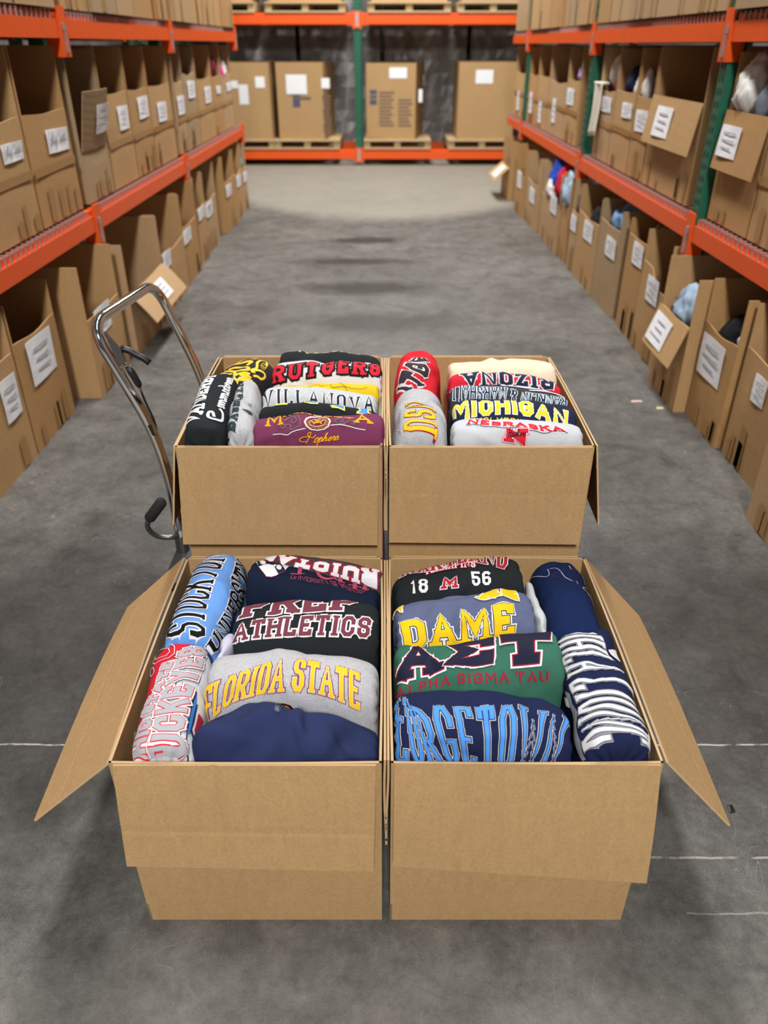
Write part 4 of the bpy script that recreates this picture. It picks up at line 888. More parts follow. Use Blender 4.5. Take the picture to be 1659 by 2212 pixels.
# print on the garments, in metres on each garment: along the roll, and from its ridge
PRINTS = [
('t','florida','FLORIDA STATE',[[-.1634,.1278],[-.1201,.088],[-.07,.0727],[-.0181,.0634],[.0236,.0616],[.0716,.0655],[.1312,.0821]],[[-.1621,.0429],[-.1177,.0342],[-.0701,.018],[-.023,.0025],[.0189,-.0045],[.0717,.0002],[.1279,.0124]],[('maroon',.003),('greyw',.0014),('gold',0)],1,.23,1,.16,'block',0),
('p','florida',[('blackp',[[-.035,.0912],[-.0235,.0874],[-.0089,.0864],[.0022,.0893],[.0083,.098],[.0078,.1084],[-.0426,.1093]]),('orange',[[-.0239,.0951],[-.0155,.0899],[-.0043,.0911],[.0028,.0983],[-.0062,.0967],[-.0158,.0962]])],'crest'),
('t','stockton','STOCKTON',[[-.1466,.0428],[-.116,.03],[-.0817,.0236],[-.037,.0199],[.0144,.016],[.0479,.0175],[.0856,.0196],[.1335,.0229]],[[-.1437,-.0575],[-.0942,-.0654],[-.0561,-.0644],[-.0075,-.0634],[.041,-.0634],[.0884,-.0624],[.1162,-.0564],[.1335,-.0364]],[('white',.0032),('blackp',0)],1,.2,1,.16,'block',0),
('t','stockton','UNIVERSITY',[[-.1457,.0922],[-.0811,.0942],[.0131,.1093],[.0968,.1225],[.1347,.1038],[.1393,.0727]],[[-.1466,.0545],[-.1072,.0553],[-.044,.0624],[.0214,.0579],[.0721,.0496],[.1354,.0432]],[('white',.0028),('blackp',0)],1,.2,1,.16,'block',0),
('t','prep','ATHLETICS',[[-.1474,.0632],[-.1205,.0591],[-.0851,.0575],[-.0153,.0574],[.0543,.0573],[.1301,.06]],[[-.1451,.0209],[-.099,.018],[-.0531,.0158],[.0173,.0124],[.0879,.0131],[.1355,.0138]],[('whitep',.0034),('wine',0)],1,.22,1,.16,'block',0),
('t','prep','PREP',[[-.1342,.0057],[-.0721,.0056],[-.0011,.0035],[.0519,.0007],[.1017,.0011]],[[-.1326,-.0343],[-.0595,-.0363],[.0135,-.0336],[.1025,-.0292]],[('whitep',.0038),('wine',0)],.5,.24,1,.16,'block',0),
('p','penn',[('white',[[-.1409,-.0325],[-.1397,-.0204],[-.1234,.0049],[-.0993,.0281],[-.0886,.026],[-.0794,.0184],[-.0661,-.0037],[-.061,-.039],[-.0781,-.0381],[-.0974,-.0134],[-.1187,-.0157]]),('navyp',[[-.1409,-.0325],[-.1274,-.0197],[-.1089,-.0105],[-.1036,-.0236],[-.0994,-.0199],[-.0894,-.0068],[-.0907,-.039],[-.0821,-.0318],[-.0639,-.0071],[-.0746,.0135],[-.1024,-.0231],[-.1239,.0032]]),('white',[[-.1289,-.0236],[-.1253,-.0332],[-.115,-.0219],[-.113,-.0119],[-.1171,-.0068],[-.1237,-.0106]]),('white',[[-.0882,-.0134],[-.0846,-.0224],[-.0764,-.0173],[-.0749,-.0062],[-.0789,-.002],[-.0852,-.0048]])],'shield'),
('l','penn',[[[-.1397,-.0214],[-.1228,.0064],[-.0991,.0287],[-.0885,.0266],[-.0792,.0191],[-.0658,-.0027],[-.061,-.039]]],[('wine',.0008)],'shield',0),
('l','penn',[[[-.0393,-.039],[-.033,-.0058]],[[.053,-.039],[.0578,-.0131]],[[.0873,-.039],[.0921,-.0062]],[[.1112,-.039],[.1135,-.0147]]],[('rose',.0045)],'lettering',0),
('l','penn',[[[-.0497,.0005],[-.023,-.0066]],[[.047,-.0113],[.0673,-.0117]],[[.0787,-.0104],[.1205,-.0152]],[[.1284,-.0229],[.1431,-.0427]]],[('rose',.0016)],'lettering',0),
('l','penn',[[[-.0017,-.039],[.006,-.019],[.0158,-.0099],[.0284,-.0084],[.0422,-.0149]]],[('rose',.0042)],'lettering',1),
('l','penn',[[[-.0002,-.0349],[.0371,-.0381]]],[('rose',.0014)],'lettering',1),
('t','penn','UNIVERSITY OF PENNSYLVANIA.',[[-.047,.0189],[-.0085,.0156],[.0305,.0104],[.0701,.0073],[.1101,.0051],[.1443,-.0622]],[[-.0476,.006],[-.0114,.0036],[.0289,-.0015],[.0675,-.0055],[.1077,-.0072],[.1431,-.0427]],[('rose',0)],1,.13,1,.2,'block',0),
('t','rutgrey','RUIOTAS',[[.1271,-.0169],[.0883,-.0003],[.0386,.0018],[.0037,.0055],[-.036,.0062],[-.0785,-.0036],[-.1182,-.0151],[-.1393,-.0121]],[[.1312,.0433],[.0817,.0416],[.0297,.0363],[.0046,.0307],[-.0353,.0277],[-.0735,.023],[-.1175,.0148],[-.1415,-.0072]],[('wine2',.0034),('white',0)],1,.24,1,.16,'block',0),
('p','ohio',[('redp',[[.1228,-.0469],[.1282,-.022],[.1304,.0208],[.0795,-.0019],[.0687,-.0287],[.0384,-.0336],[-.008,-.043],[-.0603,-.0499],[-.08,-.0454],[-.1116,-.0483],[-.1218,-.0861],[-.1207,-.0871],[-.0867,-.0718],[-.0175,-.0698],[.0612,-.0698],[.1048,-.0641]]),('navyp',[[.0014,.0447],[-.046,.04],[-.0805,.0378],[-.1019,.0399],[-.1329,.044],[-.1369,.0697],[-.1362,.0727],[-.132,.0469],[-.1018,.0424],[-.0762,.0408],[-.0439,.0435],[-.0036,.0484]]),('bluep',[[-.0036,.0484],[-.0325,.0517],[-.0694,.0476],[-.1036,.048],[-.1064,.0433],[-.0762,.0408],[-.0439,.0435]]),('navyp',[[-.0312,.0515],[-.0303,.0546],[-.0679,.0517],[-.0928,.0488],[-.1051,.0611],[-.1082,.0584],[-.0982,.0463],[-.0694,.0476]]),('wine2',[[-.0479,.0588],[-.051,.0793],[-.1007,.0618],[-.0904,.0543],[-.0697,.0569]])],'print_panel'),
('t','ohio','UCKEYES',[[-.1375,.0638],[-.1193,.0368],[-.0797,.0336],[-.0289,.0369],[.0188,.0427],[.0658,.0485],[.1282,.0546]],[[-.1377,-.0344],[-.1214,-.0162],[-.0809,-.0182],[-.0324,-.0169],[.0101,-.0121],[.0506,-.0033],[.1029,.0004]],[('navyp',.0062),('white',.005),('redp',.0018),('silver',0)],1,.27,0,.16,'block',0),
('t','ohio','HIO STATE',[[-.1377,-.0344],[-.1064,-.0201],[-.0566,-.0212],[-.0242,-.0196],[-.0029,-.0156],[.0224,-.0107],[.0632,-.0029]],[[-.1304,-.0667],[-.0917,-.0476],[-.0447,-.0466],[-.0133,-.0399],[.0047,-.0329],[.0256,-.0283],[.063,-.0244]],[('white',.004),('redp',.0016),('silver',0)],1,.27,0,.12,'block',0),
('l','ohio',[[[.0888,-.0533],[.1165,-.0564],[.1228,-.0459],[.1282,-.022],[.112,-.0099],[.0908,-.007],[.0767,-.0152],[.0762,-.0427],[.0888,-.0533]],[[.0973,-.0493],[.1175,-.0555],[.1218,-.0469],[.1112,-.0213],[.0967,-.0167],[.086,-.0216],[.0905,-.0429],[.0973,-.0493]]],[('white',.0007)],'emblem',0),
('l','ohio',[[[.0538,-.0524],[.0729,-.0548],[.0681,-.0461],[.0509,-.0396],[.0435,-.0447],[.0538,-.0524]],[[-.092,-.0698],[-.0729,-.0708],[-.0904,-.056],[-.0973,-.0573]],[[-.1154,-.0804],[-.1079,-.0746],[-.1111,-.0765],[-.1175,-.0813]]],[('silver',.0012)],'artwork',1),
('p','fleece',[('blackp',[[-.0174,-.0423],[-.0084,-.0423],[-.0076,-.019],[-.0121,-.0123],[-.0165,-.0156]]),('steel',[[-.016,-.0141],[-.0106,-.0124],[-.01,-.0002],[-.0161,-.0007]])],'zipper'),
('l','fleece',[[[-.0122,-.0423],[-.0129,-.0108]],[[-.0172,-.0291],[-.0172,-.0019]],[[-.0074,-.0387],[-.0087,-.0023]]],[('steel',.0004)],'zipper',0),
('t','maryland','18',[[-.1096,.0374],[-.0727,.0467]],[[-.1058,.0021],[-.0698,.01]],[('white',0)],1,.23,0,.18,'block',0),
('t','maryland','56',[[.0254,.0523],[.0673,.0552]],[[.0268,.0179],[.0705,.0226]],[('white',0)],1,.23,0,.18,'block',0),
('t','maryland','M',[[-.0424,.0473],[-.009,.0505]],[[-.0346,.0213],[-.0046,.0254]],[('white',.0018),('redm',0)],1,.24,1,.16,'block',0),
('t','maryland','TERRAPINS',[[-.0734,-.0057],[-.0406,-.0065],[.0002,.0016],[.0391,.0082]],[[-.0731,-.0347],[-.0358,-.0379],[.0045,-.0227],[.0432,-.0134]],[('redm',.0016),('white',0)],1,.24,1,.2,'block',0),
('t','maryland','MARYLAND',[[-.1245,-.0231],[-.0853,-.0192],[-.0378,-.0108],[.0004,-.0116],[.0341,-.0106],[.0791,.0085],[.1085,.0206]],[[-.1226,-.0442],[-.0804,-.0432],[-.0325,-.0432],[.0063,-.0422],[.0508,-.0411],[.0865,-.0256],[.1199,-.0246]],[('white',.0022),('redm',0)],.6,.24,1,.16,'block',0),
('t','dame','DAME',[[-.1301,.0877],[-.0787,.0865],[-.0241,.0892],[.0414,.0894],[.0945,.0854]],[[-.1381,.0202],[-.0744,.0204],[-.0229,.02],[.0405,.0148],[.0991,.0149]],[('white',.0045),('navyp',.0018),('gold',0)],1,.26,1,.16,'block',0),
('t','dame','N',[[-.1477,-.0478],[-.1305,-.0081]],[[-.1409,-.0488],[-.1289,-.0407]],[('white',.003),('gold',0)],1,.28,1,.16,'block',0),
('t','dame','RE',[[.0301,-.0103],[.078,-.0059],[.1149,.006]],[[.0377,-.0213],[.0817,-.0237],[.1155,-.019]],[('white',.003),('gold',0)],.5,.28,1,.16,'block',0),
('t','sigma','A',[[-.1607,.0519],[-.0791,.0334]],[[-.1512,-.0424],[-.0726,-.0528]],[('white',.0058),('wine2',.0024),('navyd',0)],1,.24,1,.16,'block',0),
('t','sigma','Σ',[[-.0701,.0332],[.0243,.0295]],[[-.0493,-.0393],[.0403,-.0528]],[('white',.0058),('wine2',.0024),('navyd',0)],1,.24,1,.16,'block',0),
('t','sigma','T',[[.0453,.0388],[.1248,.0465]],[[.0527,-.0528],[.1508,-.0433]],[('white',.0058),('wine2',.0024),('navyd',0)],1,.26,1,.16,'block',0),
('t','sigma','ALPHA SIGMA TAU',[[-.1592,.0885],[-.1107,.0687],[-.0655,.0617],[-.0438,.0607],[.0059,.0641],[.0455,.0683],[.0684,.0715],[.1249,.0826]],[[-.16,.0672],[-.11,.052],[-.066,.0446],[-.0425,.043],[.0074,.0443],[.0452,.0483],[.0664,.0515],[.1248,.0624]],[('wine2',0)],1,.17,1,.28,'block',0),
('t','georgetown','EORGETOWN',[[-.1545,.1052],[-.1245,.1067],[-.0844,.1162],[-.0473,.1222],[-.0009,.1247],[.0551,.1221],[.0861,.1156],[.1155,.1042]],[[-.1587,-.0732],[-.1239,.0115],[-.0962,.0107],[-.05,.0099],[-.0006,.0111],[.0539,.0018],[.0958,-.0002],[.1538,-.0049]],[('white',.0026),('navyd',.0016),('bluel',0)],1,.22,1,.24,'block',0),
('l','cornell',[[[.1282,-.0852],[.0831,-.051],[.0674,-.0383],[.0723,-.0303],[.0985,-.0297]],[[.0982,-.0232],[.0941,-.0123],[.0757,-.0044],[.0523,.0023],[.0375,.0158]],[[.1008,.0206],[.084,.0211]],[[.1058,.0458],[.0793,.0626],[.0633,.0636]],[[.0388,.0254],[.0329,.0278]]],[('lav',.001)],'artwork',1),
('l','cornell',[[[.0626,-.0255],[.0765,-.0019],[.085,.0213],[.1112,.0566]],[[.0601,-.0248],[.0439,.0005],[.0385,.0179],[.069,.0626]],[[.0749,.019],[.1032,.0586],[.085,.0616]]],[('plum',.0008)],'artwork',1),
('t','cornell','Connell',[[.0277,.0348],[-.0049,.0542],[-.0348,.0676],[-.069,.0685]],[[.0488,.0575],[.004,.0656],[-.0382,.0676],[-.077,.0685]],[('silver2',0)],1,.16,1,0,'script',.3),
('t','stripe','UHLA LIUNC',[[.1393,-.0614],[.1393,-.0774],[.0815,-.073],[.01,-.0689],[-.0443,-.0655],[-.083,-.0694],[-.1124,-.0707],[-.1417,-.0802]],[[.1228,.006],[.1038,.0198],[.0453,.0303],[-.0192,.0609],[-.0607,.0677],[-.0919,.0687],[-.1241,.061],[-.1381,.1008]],[('greyp',.0042),('navyd',.002),('white',.0012)],1,.2,1,.3,'block',0),
('t','stripe','E TSA',[[.0832,.0321],[.0494,.0485],[.011,.0667],[-.0329,.0677],[-.0699,.0687],[-.1355,.0521]],[[.1046,.0627],[.0549,.0657],[-.0006,.0677],[-.0376,.0687],[-.0838,.0697],[-.1162,.0738]],[('white',.0008)],1,.26,1,.5,'block',0),
('p','stripe',[('greyp',[[.0082,-.0862],[-.0119,-.0737],[-.0326,-.0786],[-.0599,-.0696],[-.0844,-.0758],[-.1187,-.0759],[-.1439,-.0854],[-.1414,-.0968],[-.1149,-.0942],[-.0847,-.0914],[-.0408,-.0884]]),('white',[[.0006,-.0946],[-.0143,-.0846],[-.0324,-.0895],[-.0169,-.1005]])],'print_panel'),
('t','vander','VANDERBI',[[-.1481,-.0111],[-.0994,-.0035],[-.061,-.005],[.0071,-.0093],[.0643,-.009],[.1347,-.0034]],[[-.1343,-.0489],[-.0819,-.0471],[-.036,-.0471],[.019,-.0462],[.0793,-.0445],[.1421,-.04]],[('white',0)],1,.24,1,.12,'block',0),
('t','vander','ommodores,',[[-.0559,.0424],[-.023,.0425],[.0289,.0419],[.0863,.041],[.1499,.0396]],[[-.0738,.024],[-.0478,.0247],[.003,.0244],[.0603,.0251],[.1292,.0262]],[('white',0)],1,.2,1,0,'script',.35),
('l','vander',[[[-.1121,.0227],[-.0983,.0176],[-.0997,.0103],[-.1144,.009],[-.1245,.0146],[-.1232,.0294],[-.1057,.0465],[-.0789,.0426],[-.0698,.0337]]],[('white',.0038)],'lettering',1),
('t','baseball','BASEBALL',[[-.1476,-.0123],[-.1194,-.0062],[-.0818,-.0052],[-.0308,-.0045],[.0209,-.0044],[.0979,-.0052]],[[-.1127,-.0512],[-.0956,-.0307],[-.0526,-.0276],[-.0002,-.0256],[.0613,-.0224],[.1154,-.0185]],[('pine',0)],1,.26,1,.2,'block',0),
('p','baseball',[('pine',[[-.0709,.0008],[-.0721,.0091],[-.0712,.0237],[-.079,.0256],[-.0851,.0167]]),('navyp',[[-.1324,-.0721],[-.1266,-.0606],[-.1457,-.0373],[-.1456,-.0445],[-.1289,-.0649],[-.1335,-.0736]])],'artwork'),
('l','baseball',[[[-.0281,.0132],[-.0186,.0181],[-.0153,.024],[-.0283,.0207],[-.0312,.0152],[-.0394,.0164],[-.0288,.0237]],[[-.1335,-.0736],[-.1289,-.0627],[-.1456,-.0445]],[[-.1335,-.075],[-.1416,-.0585]]],[('pine',.0006)],'artwork',1),
('l','pitt',[[[.0044,-.0228],[.026,-.0218],[.0377,-.0142],[.0706,-.0077]],[[-.015,-.0375],[-.0049,-.0272],[.0032,-.0113],[.0258,.0097],[.0076,.0134]],[[-.0451,-.0232],[-.0401,-.0009],[-.0323,.0174],[-.0171,.0299],[-.0099,.0282],[-.0077,.0191],[-.0149,.0034],[-.0324,-.0174]],[[-.0686,-.026],[-.059,-.0229],[-.0601,-.008],[-.0552,.003]],[[-.0459,.0104],[-.0573,.0205],[-.0496,.0232],[-.0259,.0408],[-.0453,.0347],[-.0318,.0501],[-.0563,.0392]],[[-.0678,.0254],[-.0783,.0444],[-.0669,.0385],[-.0511,.0513],[-.0347,.0638],[-.0404,.0506]]],[('lemon',.0042),('gold',.0022)],'lettering',1),
('l','pitt',[[[-.008,.0452],[-.0121,.0414],[-.0064,.0374],[.0086,.0396],[.0311,.0254],[.0549,.021],[.0659,.0298],[.0504,.0421]],[[-.016,.0541],[-.0071,.0592],[.0001,.069],[.0145,.0695],[.0206,.0613],[.0126,.0494],[-.0046,.0403]]],[('gold',.0034),('lemon',.0022)],'artwork',1),
('l','pitt',[[[.0301,.0374],[.0483,.033],[.0472,.045],[.0305,.0505],[.0238,.0448],[.0301,.0374]],[[.0298,.0413],[.0456,.0388]],[[.0276,.0452],[.0423,.0454]]],[('gold',.0008)],'artwork',1),
('t','blackback','UNIVERSITY',[[-.1365,-.019],[-.07,-.0025],[.0084,-.0049],[.087,-.0103]],[[-.1365,-.019],[-.0712,-.0189],[.0081,-.0207],[.0869,-.0216]],[('cream2',0)],1,.2,1,.5,'block',0),
('t','rutgers','RUTGERS',[[-.1415,.0652],[-.1135,.0599],[-.0614,.0545],[-.006,.0466],[.0455,.0426],[.0898,.042],[.1393,.0366]],[[-.1415,.0064],[-.1256,.0135],[-.0731,.009],[-.0164,-.0034],[.0383,-.0213],[.0882,-.0034],[.1382,-.0222]],[('blackp',.0058),('redp',0)],1,.25,1,.3,'block',0),
('l','yellow',[[[-.1058,-.0089],[-.0821,.0033],[-.0523,.0145],[-.0237,.0068],[-.0054,.0121]],[[-.0056,.0071],[.0124,.0058],[.02,.0169],[.0489,.0147],[.0561,.0227],[.0525,.0281]],[[.034,.003],[.0561,.0144],[.0923,.0154],[.1068,.0113]]],[('olive',.0006)],'artwork',1),
('t','villanova','VILLANOVA',[[-.1355,.0574],[-.0941,.053],[-.0487,.0499],[-.0035,.0506],[.045,.0556],[.0866,.0547],[.1356,.0491]],[[-.1384,.0115],[-.1087,.001],[-.0547,.0077],[-.009,.0097],[.0329,.0109],[.0785,.0151],[.1319,-.0029]],[('whitep',.003),('navyp',0)],1,.2,1,.34,'block',0),
('p','blockblack',[('lemon',[[-.1405,-.0128],[-.1383,-.0122],[-.1383,-.0122],[-.1416,-.0135]]),('lemon',[[-.1083,-.0121],[-.0887,-.0115],[-.0722,-.0073],[-.0735,.0037],[-.1012,.0014]]),('lemon',[[-.0387,-.0034],[-.003,-.0088],[.0006,.0076],[-.0189,.0082],[-.0327,.0048]]),('bluel',[[-.0345,-.0055],[-.0053,-.0082],[-.0038,.0034],[-.0297,.0018]]),('lemon',[[.0281,.0069],[.0628,-.0027],[.0639,.0168],[.0469,.013],[.0325,.0134]]),('bluel',[[.033,.0047],[.0607,.0007],[.0603,.0124],[.0467,.0092]]),('lemon',[[.0929,-.0097],[.1196,-.0128],[.1192,.0009],[.1248,.0045],[.1225,.014],[.0907,.017],[.0915,.0102],[.0971,.0066]]),('bluel',[[.0983,-.0054],[.1163,-.0128],[.1158,.0047],[.1205,.0084],[.1191,.0121],[.095,.0143],[.1005,.0077]])],'lettering'),
('t','maroon','M',[[-.1185,.0265],[-.0816,.0256]],[[-.1201,-.0172],[-.0873,-.0164]],[('amber',0)],1,.2,1,.16,'block',0),
('t','maroon','A',[[.083,.0213],[.123,.025]],[[.0853,-.0117],[.1106,-.0118]],[('amber',0)],1,.18,1,.16,'block',0),
('t','maroon','INNESOT',[[-.0825,-.0015],[-.0492,-.0075],[-.0142,-.009],[.0168,-.004],[.0433,.0024],[.0806,.0118]],[[-.0849,-.0172],[-.0498,-.0172],[-.0146,-.0172],[.0158,-.0172],[.0429,-.0052],[.0803,.0014]],[('amber',0)],1,.18,1,.16,'block',0),
('p','maroon',[('white',[[-.0324,.0211],[-.0281,.0084],[-.018,-.0017],[-.003,-.0057],[.0126,-.0007],[.0241,.0096],[.0294,.022],[.0249,.0326],[.0141,.039],[-.001,.0415],[-.0161,.0391],[-.0269,.0319]]),('maroonp',[[-.0285,.0212],[-.0246,.0109],[-.0155,.0026],[-.0026,-.0006],[.0107,.0033],[.021,.0119],[.0255,.022],[.0216,.0312],[.012,.0369],[-.001,.0391],[-.0139,.037],[-.0237,.0306]])],'seal'),
('l','maroon',[[[-.0194,.0214],[-.0157,.0143],[-.0019,.0093],[.0125,.0148],[.0169,.022],[.013,.0287],[-.001,.0317],[-.0151,.0283],[-.0194,.0214]]],[('white',.0006)],'seal',1),
('l','maroon',[[[-.0144,.0188],[-.0055,.023],[.0052,.0218],[.0116,.0192]],[[-.0098,.0246],[-.0014,.0191],[.0075,.0256]],[[-.0082,.0128],[-.0015,.0168],[.0059,.0131]]],[('amber',.0016)],'seal',1),
('t','maroon','ATOSENNIM UNIVERSITY',[[-.0248,.0116],[-.0272,.0212],[-.0237,.0297],[-.0139,.0359],[-.001,.0383],[.012,.0362],[.0216,.0303],[.0247,.022],[.0204,.0126]],[[-.0163,.0152],[-.0186,.0214],[-.0151,.0269],[-.0097,.0307],[-.001,.0326],[.0076,.0309],[.0136,.0273],[.0165,.0219],[.0125,.0158]],[('amber',0)],1,.2,0,.4,'block',0),
('l','maroon',[[[-.0809,.0345],[-.0828,.0299],[-.0768,.0272],[-.0734,.0315],[-.0777,.0357]],[[-.075,.0193],[-.0649,.0103],[-.0565,.0068],[-.0491,.0177],[-.0553,.0241],[-.0609,.02],[-.058,.0142]],[[-.0481,.0037],[-.0415,.018],[-.0403,.0304],[-.0485,.0335],[-.055,.0366],[-.0614,.0374],[-.062,.0308]],[[-.0724,.0281],[-.066,.0272],[-.0594,.0298]]],[('sage',.0011)],'artwork',1),
('l','maroon',[[[.0373,.0133],[.0481,.0114],[.0633,.0123]],[[.0421,.0257],[.0397,.0193],[.0483,.0164],[.057,.0192],[.055,.0244],[.0495,.0219]],[[.0572,.0272],[.0658,.0242],[.0721,.0189],[.0809,.0227],[.0842,.0274],[.0766,.0264]],[[.0485,.0268],[.0615,.0285]]],[('sage',.0011)],'artwork',1),
('l','maroon',[[[-.1017,.0466],[-.0832,.046],[-.068,.0482],[-.0593,.0433],[-.0463,.0394],[-.029,.0365]],[[.0296,.0303],[.0507,.0293],[.0723,.0324],[.0896,.0365],[.1069,.0388]]],[('white',.0009)],'artwork',1),
('t','maroon','ophers',[[-.0113,.0687],[.0028,.0667],[.0245,.0641],[.0458,.0614]],[[-.0116,.0571],[.0031,.0562],[.0248,.0548],[.0442,.0531]],[('amber',0)],1,.16,1,0,'script',.35),
('l','maroon',[[[-.0276,.0702],[-.0195,.0548],[-.0161,.0458],[-.0215,.0461],[-.0227,.0525],[-.012,.0571],[-.0054,.0507]],[[-.0206,.0552],[-.0336,.0549],[-.042,.0597],[-.0383,.0658],[-.0275,.0661]]],[('amber',.001)],'lettering',1),
('t','redback','ITGE',[[-.1156,-.0312],[-.101,.0401],[-.0649,.0372],[.0085,.0178]],[[-.103,-.0712],[-.0992,-.048],[-.0703,-.0278],[-.0133,-.0122]],[('white',.0034),('charcoal2',0)],1,.26,1,.16,'block',0),
('t','nsu','NSU',[[.0069,-.038],[-.0674,-.0414],[-.1128,-.0456]],[[-.0117,.0366],[-.082,.0346],[-.1194,.0406]],[('wine2',.0018),('gold2',0)],1,.24,1,.3,'block',0),
('t','nsu','NURSING',[[.0132,-.0617],[-.0521,-.0625],[-.0975,-.0631]],[[-.008,-.0508],[-.0659,-.0525],[-.1065,-.0542]],[('rosegrey',0)],1,.16,0,.7,'block',0),
('t','arizona','RIZONA',[[.1255,-.0122],[.103,-.0122],[.0726,-.0129],[.0273,-.0039],[-.0054,-.0003],[-.0486,-.0009],[-.0734,-.0029],[-.1131,-.0054]],[[.1206,.0196],[.0961,.0273],[.0565,.0319],[.0108,.0367],[-.0278,.0383],[-.0683,.0394],[-.1087,.0383]],[('white',.0034),('navyp',0)],.85,.25,1,.16,'block',0),
('p','franklin',[('iceblue',[[-.0451,-.0156],[-.0291,-.0156],[.0279,-.0149],[.0724,-.0149],[.1021,-.0142],[.1066,-.0142],[.0486,-.0002],[-.0138,.0036]]),('iceblue',[[.0477,.0069],[.1135,-.0142],[.142,-.0029],[.1431,.0035],[.1097,-.0033],[.0473,.0103]])],'print_panel'),
('t','franklin','COLLEGE',[[.0941,-.0142],[.0496,-.0149],[.0063,-.0149],[-.0291,-.0156]],[[.0952,-.0142],[.0507,-.0155],[.0045,-.0026],[-.0307,-.0032]],[('navyp',0)],1,.16,1,.8,'block',0),
('t','franklin','RANKLIN & MARSHALL',[[.142,.0035],[.1117,.0135],[.0688,.0179],[.0158,.0188],[-.0211,.0126],[-.0729,.0031],[-.0987,-.007],[-.1443,-.0234]],[[.1371,.0374],[.0842,.0453],[.0466,.0459],[.0157,.0439],[-.0214,.0451],[-.0736,.0457],[-.1174,.041],[-.1463,.0327]],[('iceblue',.002),('navyp',0)],1,.2,1,.2,'block',0),
('t','michigan','MICHIGAN',[[-.1487,.0408],[-.1181,.0502],[-.1036,.046],[-.0703,.044],[-.0453,.0425],[-.0119,.0408],[.0197,.043],[.0514,.0449],[.0729,.0522],[.1226,.0562]],[[-.147,.0076],[-.1283,-.0024],[-.1009,.0065],[-.086,.0044],[-.0479,.0018],[-.0092,-.0043],[.0227,-.0043],[.0534,.0056],[.081,.0069],[.1221,.0152]],[('white',.0024),('yellowp',0)],1,.22,0,.2,'block',0),
('t','michigan','WOLVERINES',[[-.0979,.0597],[-.0529,.0602],[-.0004,.0621],[.0494,.0648]],[[-.0983,.0492],[-.0534,.0497],[-.001,.0512],[.0519,.0553]],[('yellowp',0)],1,.15,0,.3,'block',0),
('t','nebraska','NEBRASKA',[[-.118,.0113],[-.0825,.0154],[-.0501,.0174],[-.0134,.0185],[.0108,.0215],[.039,.0276],[.0697,.0285],[.1039,.0267]],[[-.112,-.0076],[-.0764,-.004],[-.0394,-.0028],[-.0051,.0021],[.025,.0076],[.0449,.0119],[.0699,.011],[.0968,.0111]],[('white',.002),('redp',0)],1,.2,1,.2,'block',0),
('l','nebraska',[[[-.1191,.0138],[-.0946,.0138],[-.0789,.0203],[-.0545,.0209],[-.0343,.0237],[-.0178,.0217],[.0026,.0219],[.0144,.0285],[.0348,.0292],[.0531,.0331],[.0675,.0308],[.0822,.026],[.1008,.0265],[.11,.0289]]],[('blackp',.0006)],'artwork',1),
('t','nebraska','N',[[-.0311,.0551],[.0142,.0607]],[[-.03,.026],[.015,.025]],[('redp',.0028),('white',.0018),('redp',0)],1,.27,1,.16,'block',0),
('t','nebraska','Huskers',[[-.0275,.0453],[-.0082,.0428],[.0132,.0414]],[[-.0277,.0352],[-.0083,.0337],[.0131,.0349]],[('blackp',0)],1,.16,1,0,'script',.3)]
# ------------------------------------------------------------------ garments
def fabric(key, rgb, heather=0.0, weave=500, bstr=.25, diag=False):
    def f(nt, b, c):
        v = objco(nt); n = noise_n(nt, 26, 4, .6, v)
        base = mixc(nt, n.outputs[0], scaled(c, .90), scaled(c, 1.08))
        if heather:
            h = noise_n(nt, 330, 2, .7, objco(nt, (1, 1, 1)))
            base = mixc(nt, 1, base, ramp(nt, h.outputs[0], [(.32, (1 - heather,) * 3), (.68, (1 + heather * .8,) * 3)]).outputs[0], 'MULTIPLY')
        if diag:
            w = node(nt, 'ShaderNodeTexWave'); w.bands_direction = 'DIAGONAL'; w.inputs['Scale'].default_value = 130; w.inputs['Distortion'].default_value = 1.5; nt.links.new(v, w.inputs['Vector'])
            base = mixc(nt, 1, base, ramp(nt, w.outputs['Fac'], [(.2, (.82,) * 3), (.8, (1.1,) * 3)]).outputs[0], 'MULTIPLY')
        nt.links.new(base, b.inputs['Base Color']); b.inputs['Specular IOR Level'].default_value = .12
        k = noise_n(nt, weave, 2, .6, v); bump(nt, b, k.outputs[0], bstr, .0012)
    return mat('fabric_' + key, lin(*rgb), .92, 0, f)
FAB = {'fleece': ((42, 51, 88), 0, 300, .35), 'heather': ((186, 187, 192), .18, 420, .3), 'heatherdiag': ((186, 187, 192), .18, 420, .3), 'lavender': ((196, 196, 214), .05), 'black': ((36, 40, 43), 0), 'black2': ((52, 50, 54), .1), 'navydark': ((22, 31, 52), 0), 'charcoal': ((68, 66, 66), .08),
       'skyblue': ((108, 158, 228), 0), 'white': ((216, 216, 221), 0), 'navy': ((30, 38, 72), 0), 'green': ((56, 106, 88), 0, 300, .35), 'slate': ((94, 102, 134), 0, 300, .35), 'navyb': ((22, 38, 78), 0, 260, .35),
       'maroon': ((122, 58, 90), 0, 300, .3), 'heatherlight': ((194, 200, 202), .12), 'yellow': ((232, 194, 40), 0), 'navyp': ((40, 44, 70), 0), 'red': ((214, 42, 60), 0), 'red2': ((214, 40, 54), 0, 300, .3), 'cream': ((232, 217, 192), 0), 'ash': ((200, 204, 210), .06)}
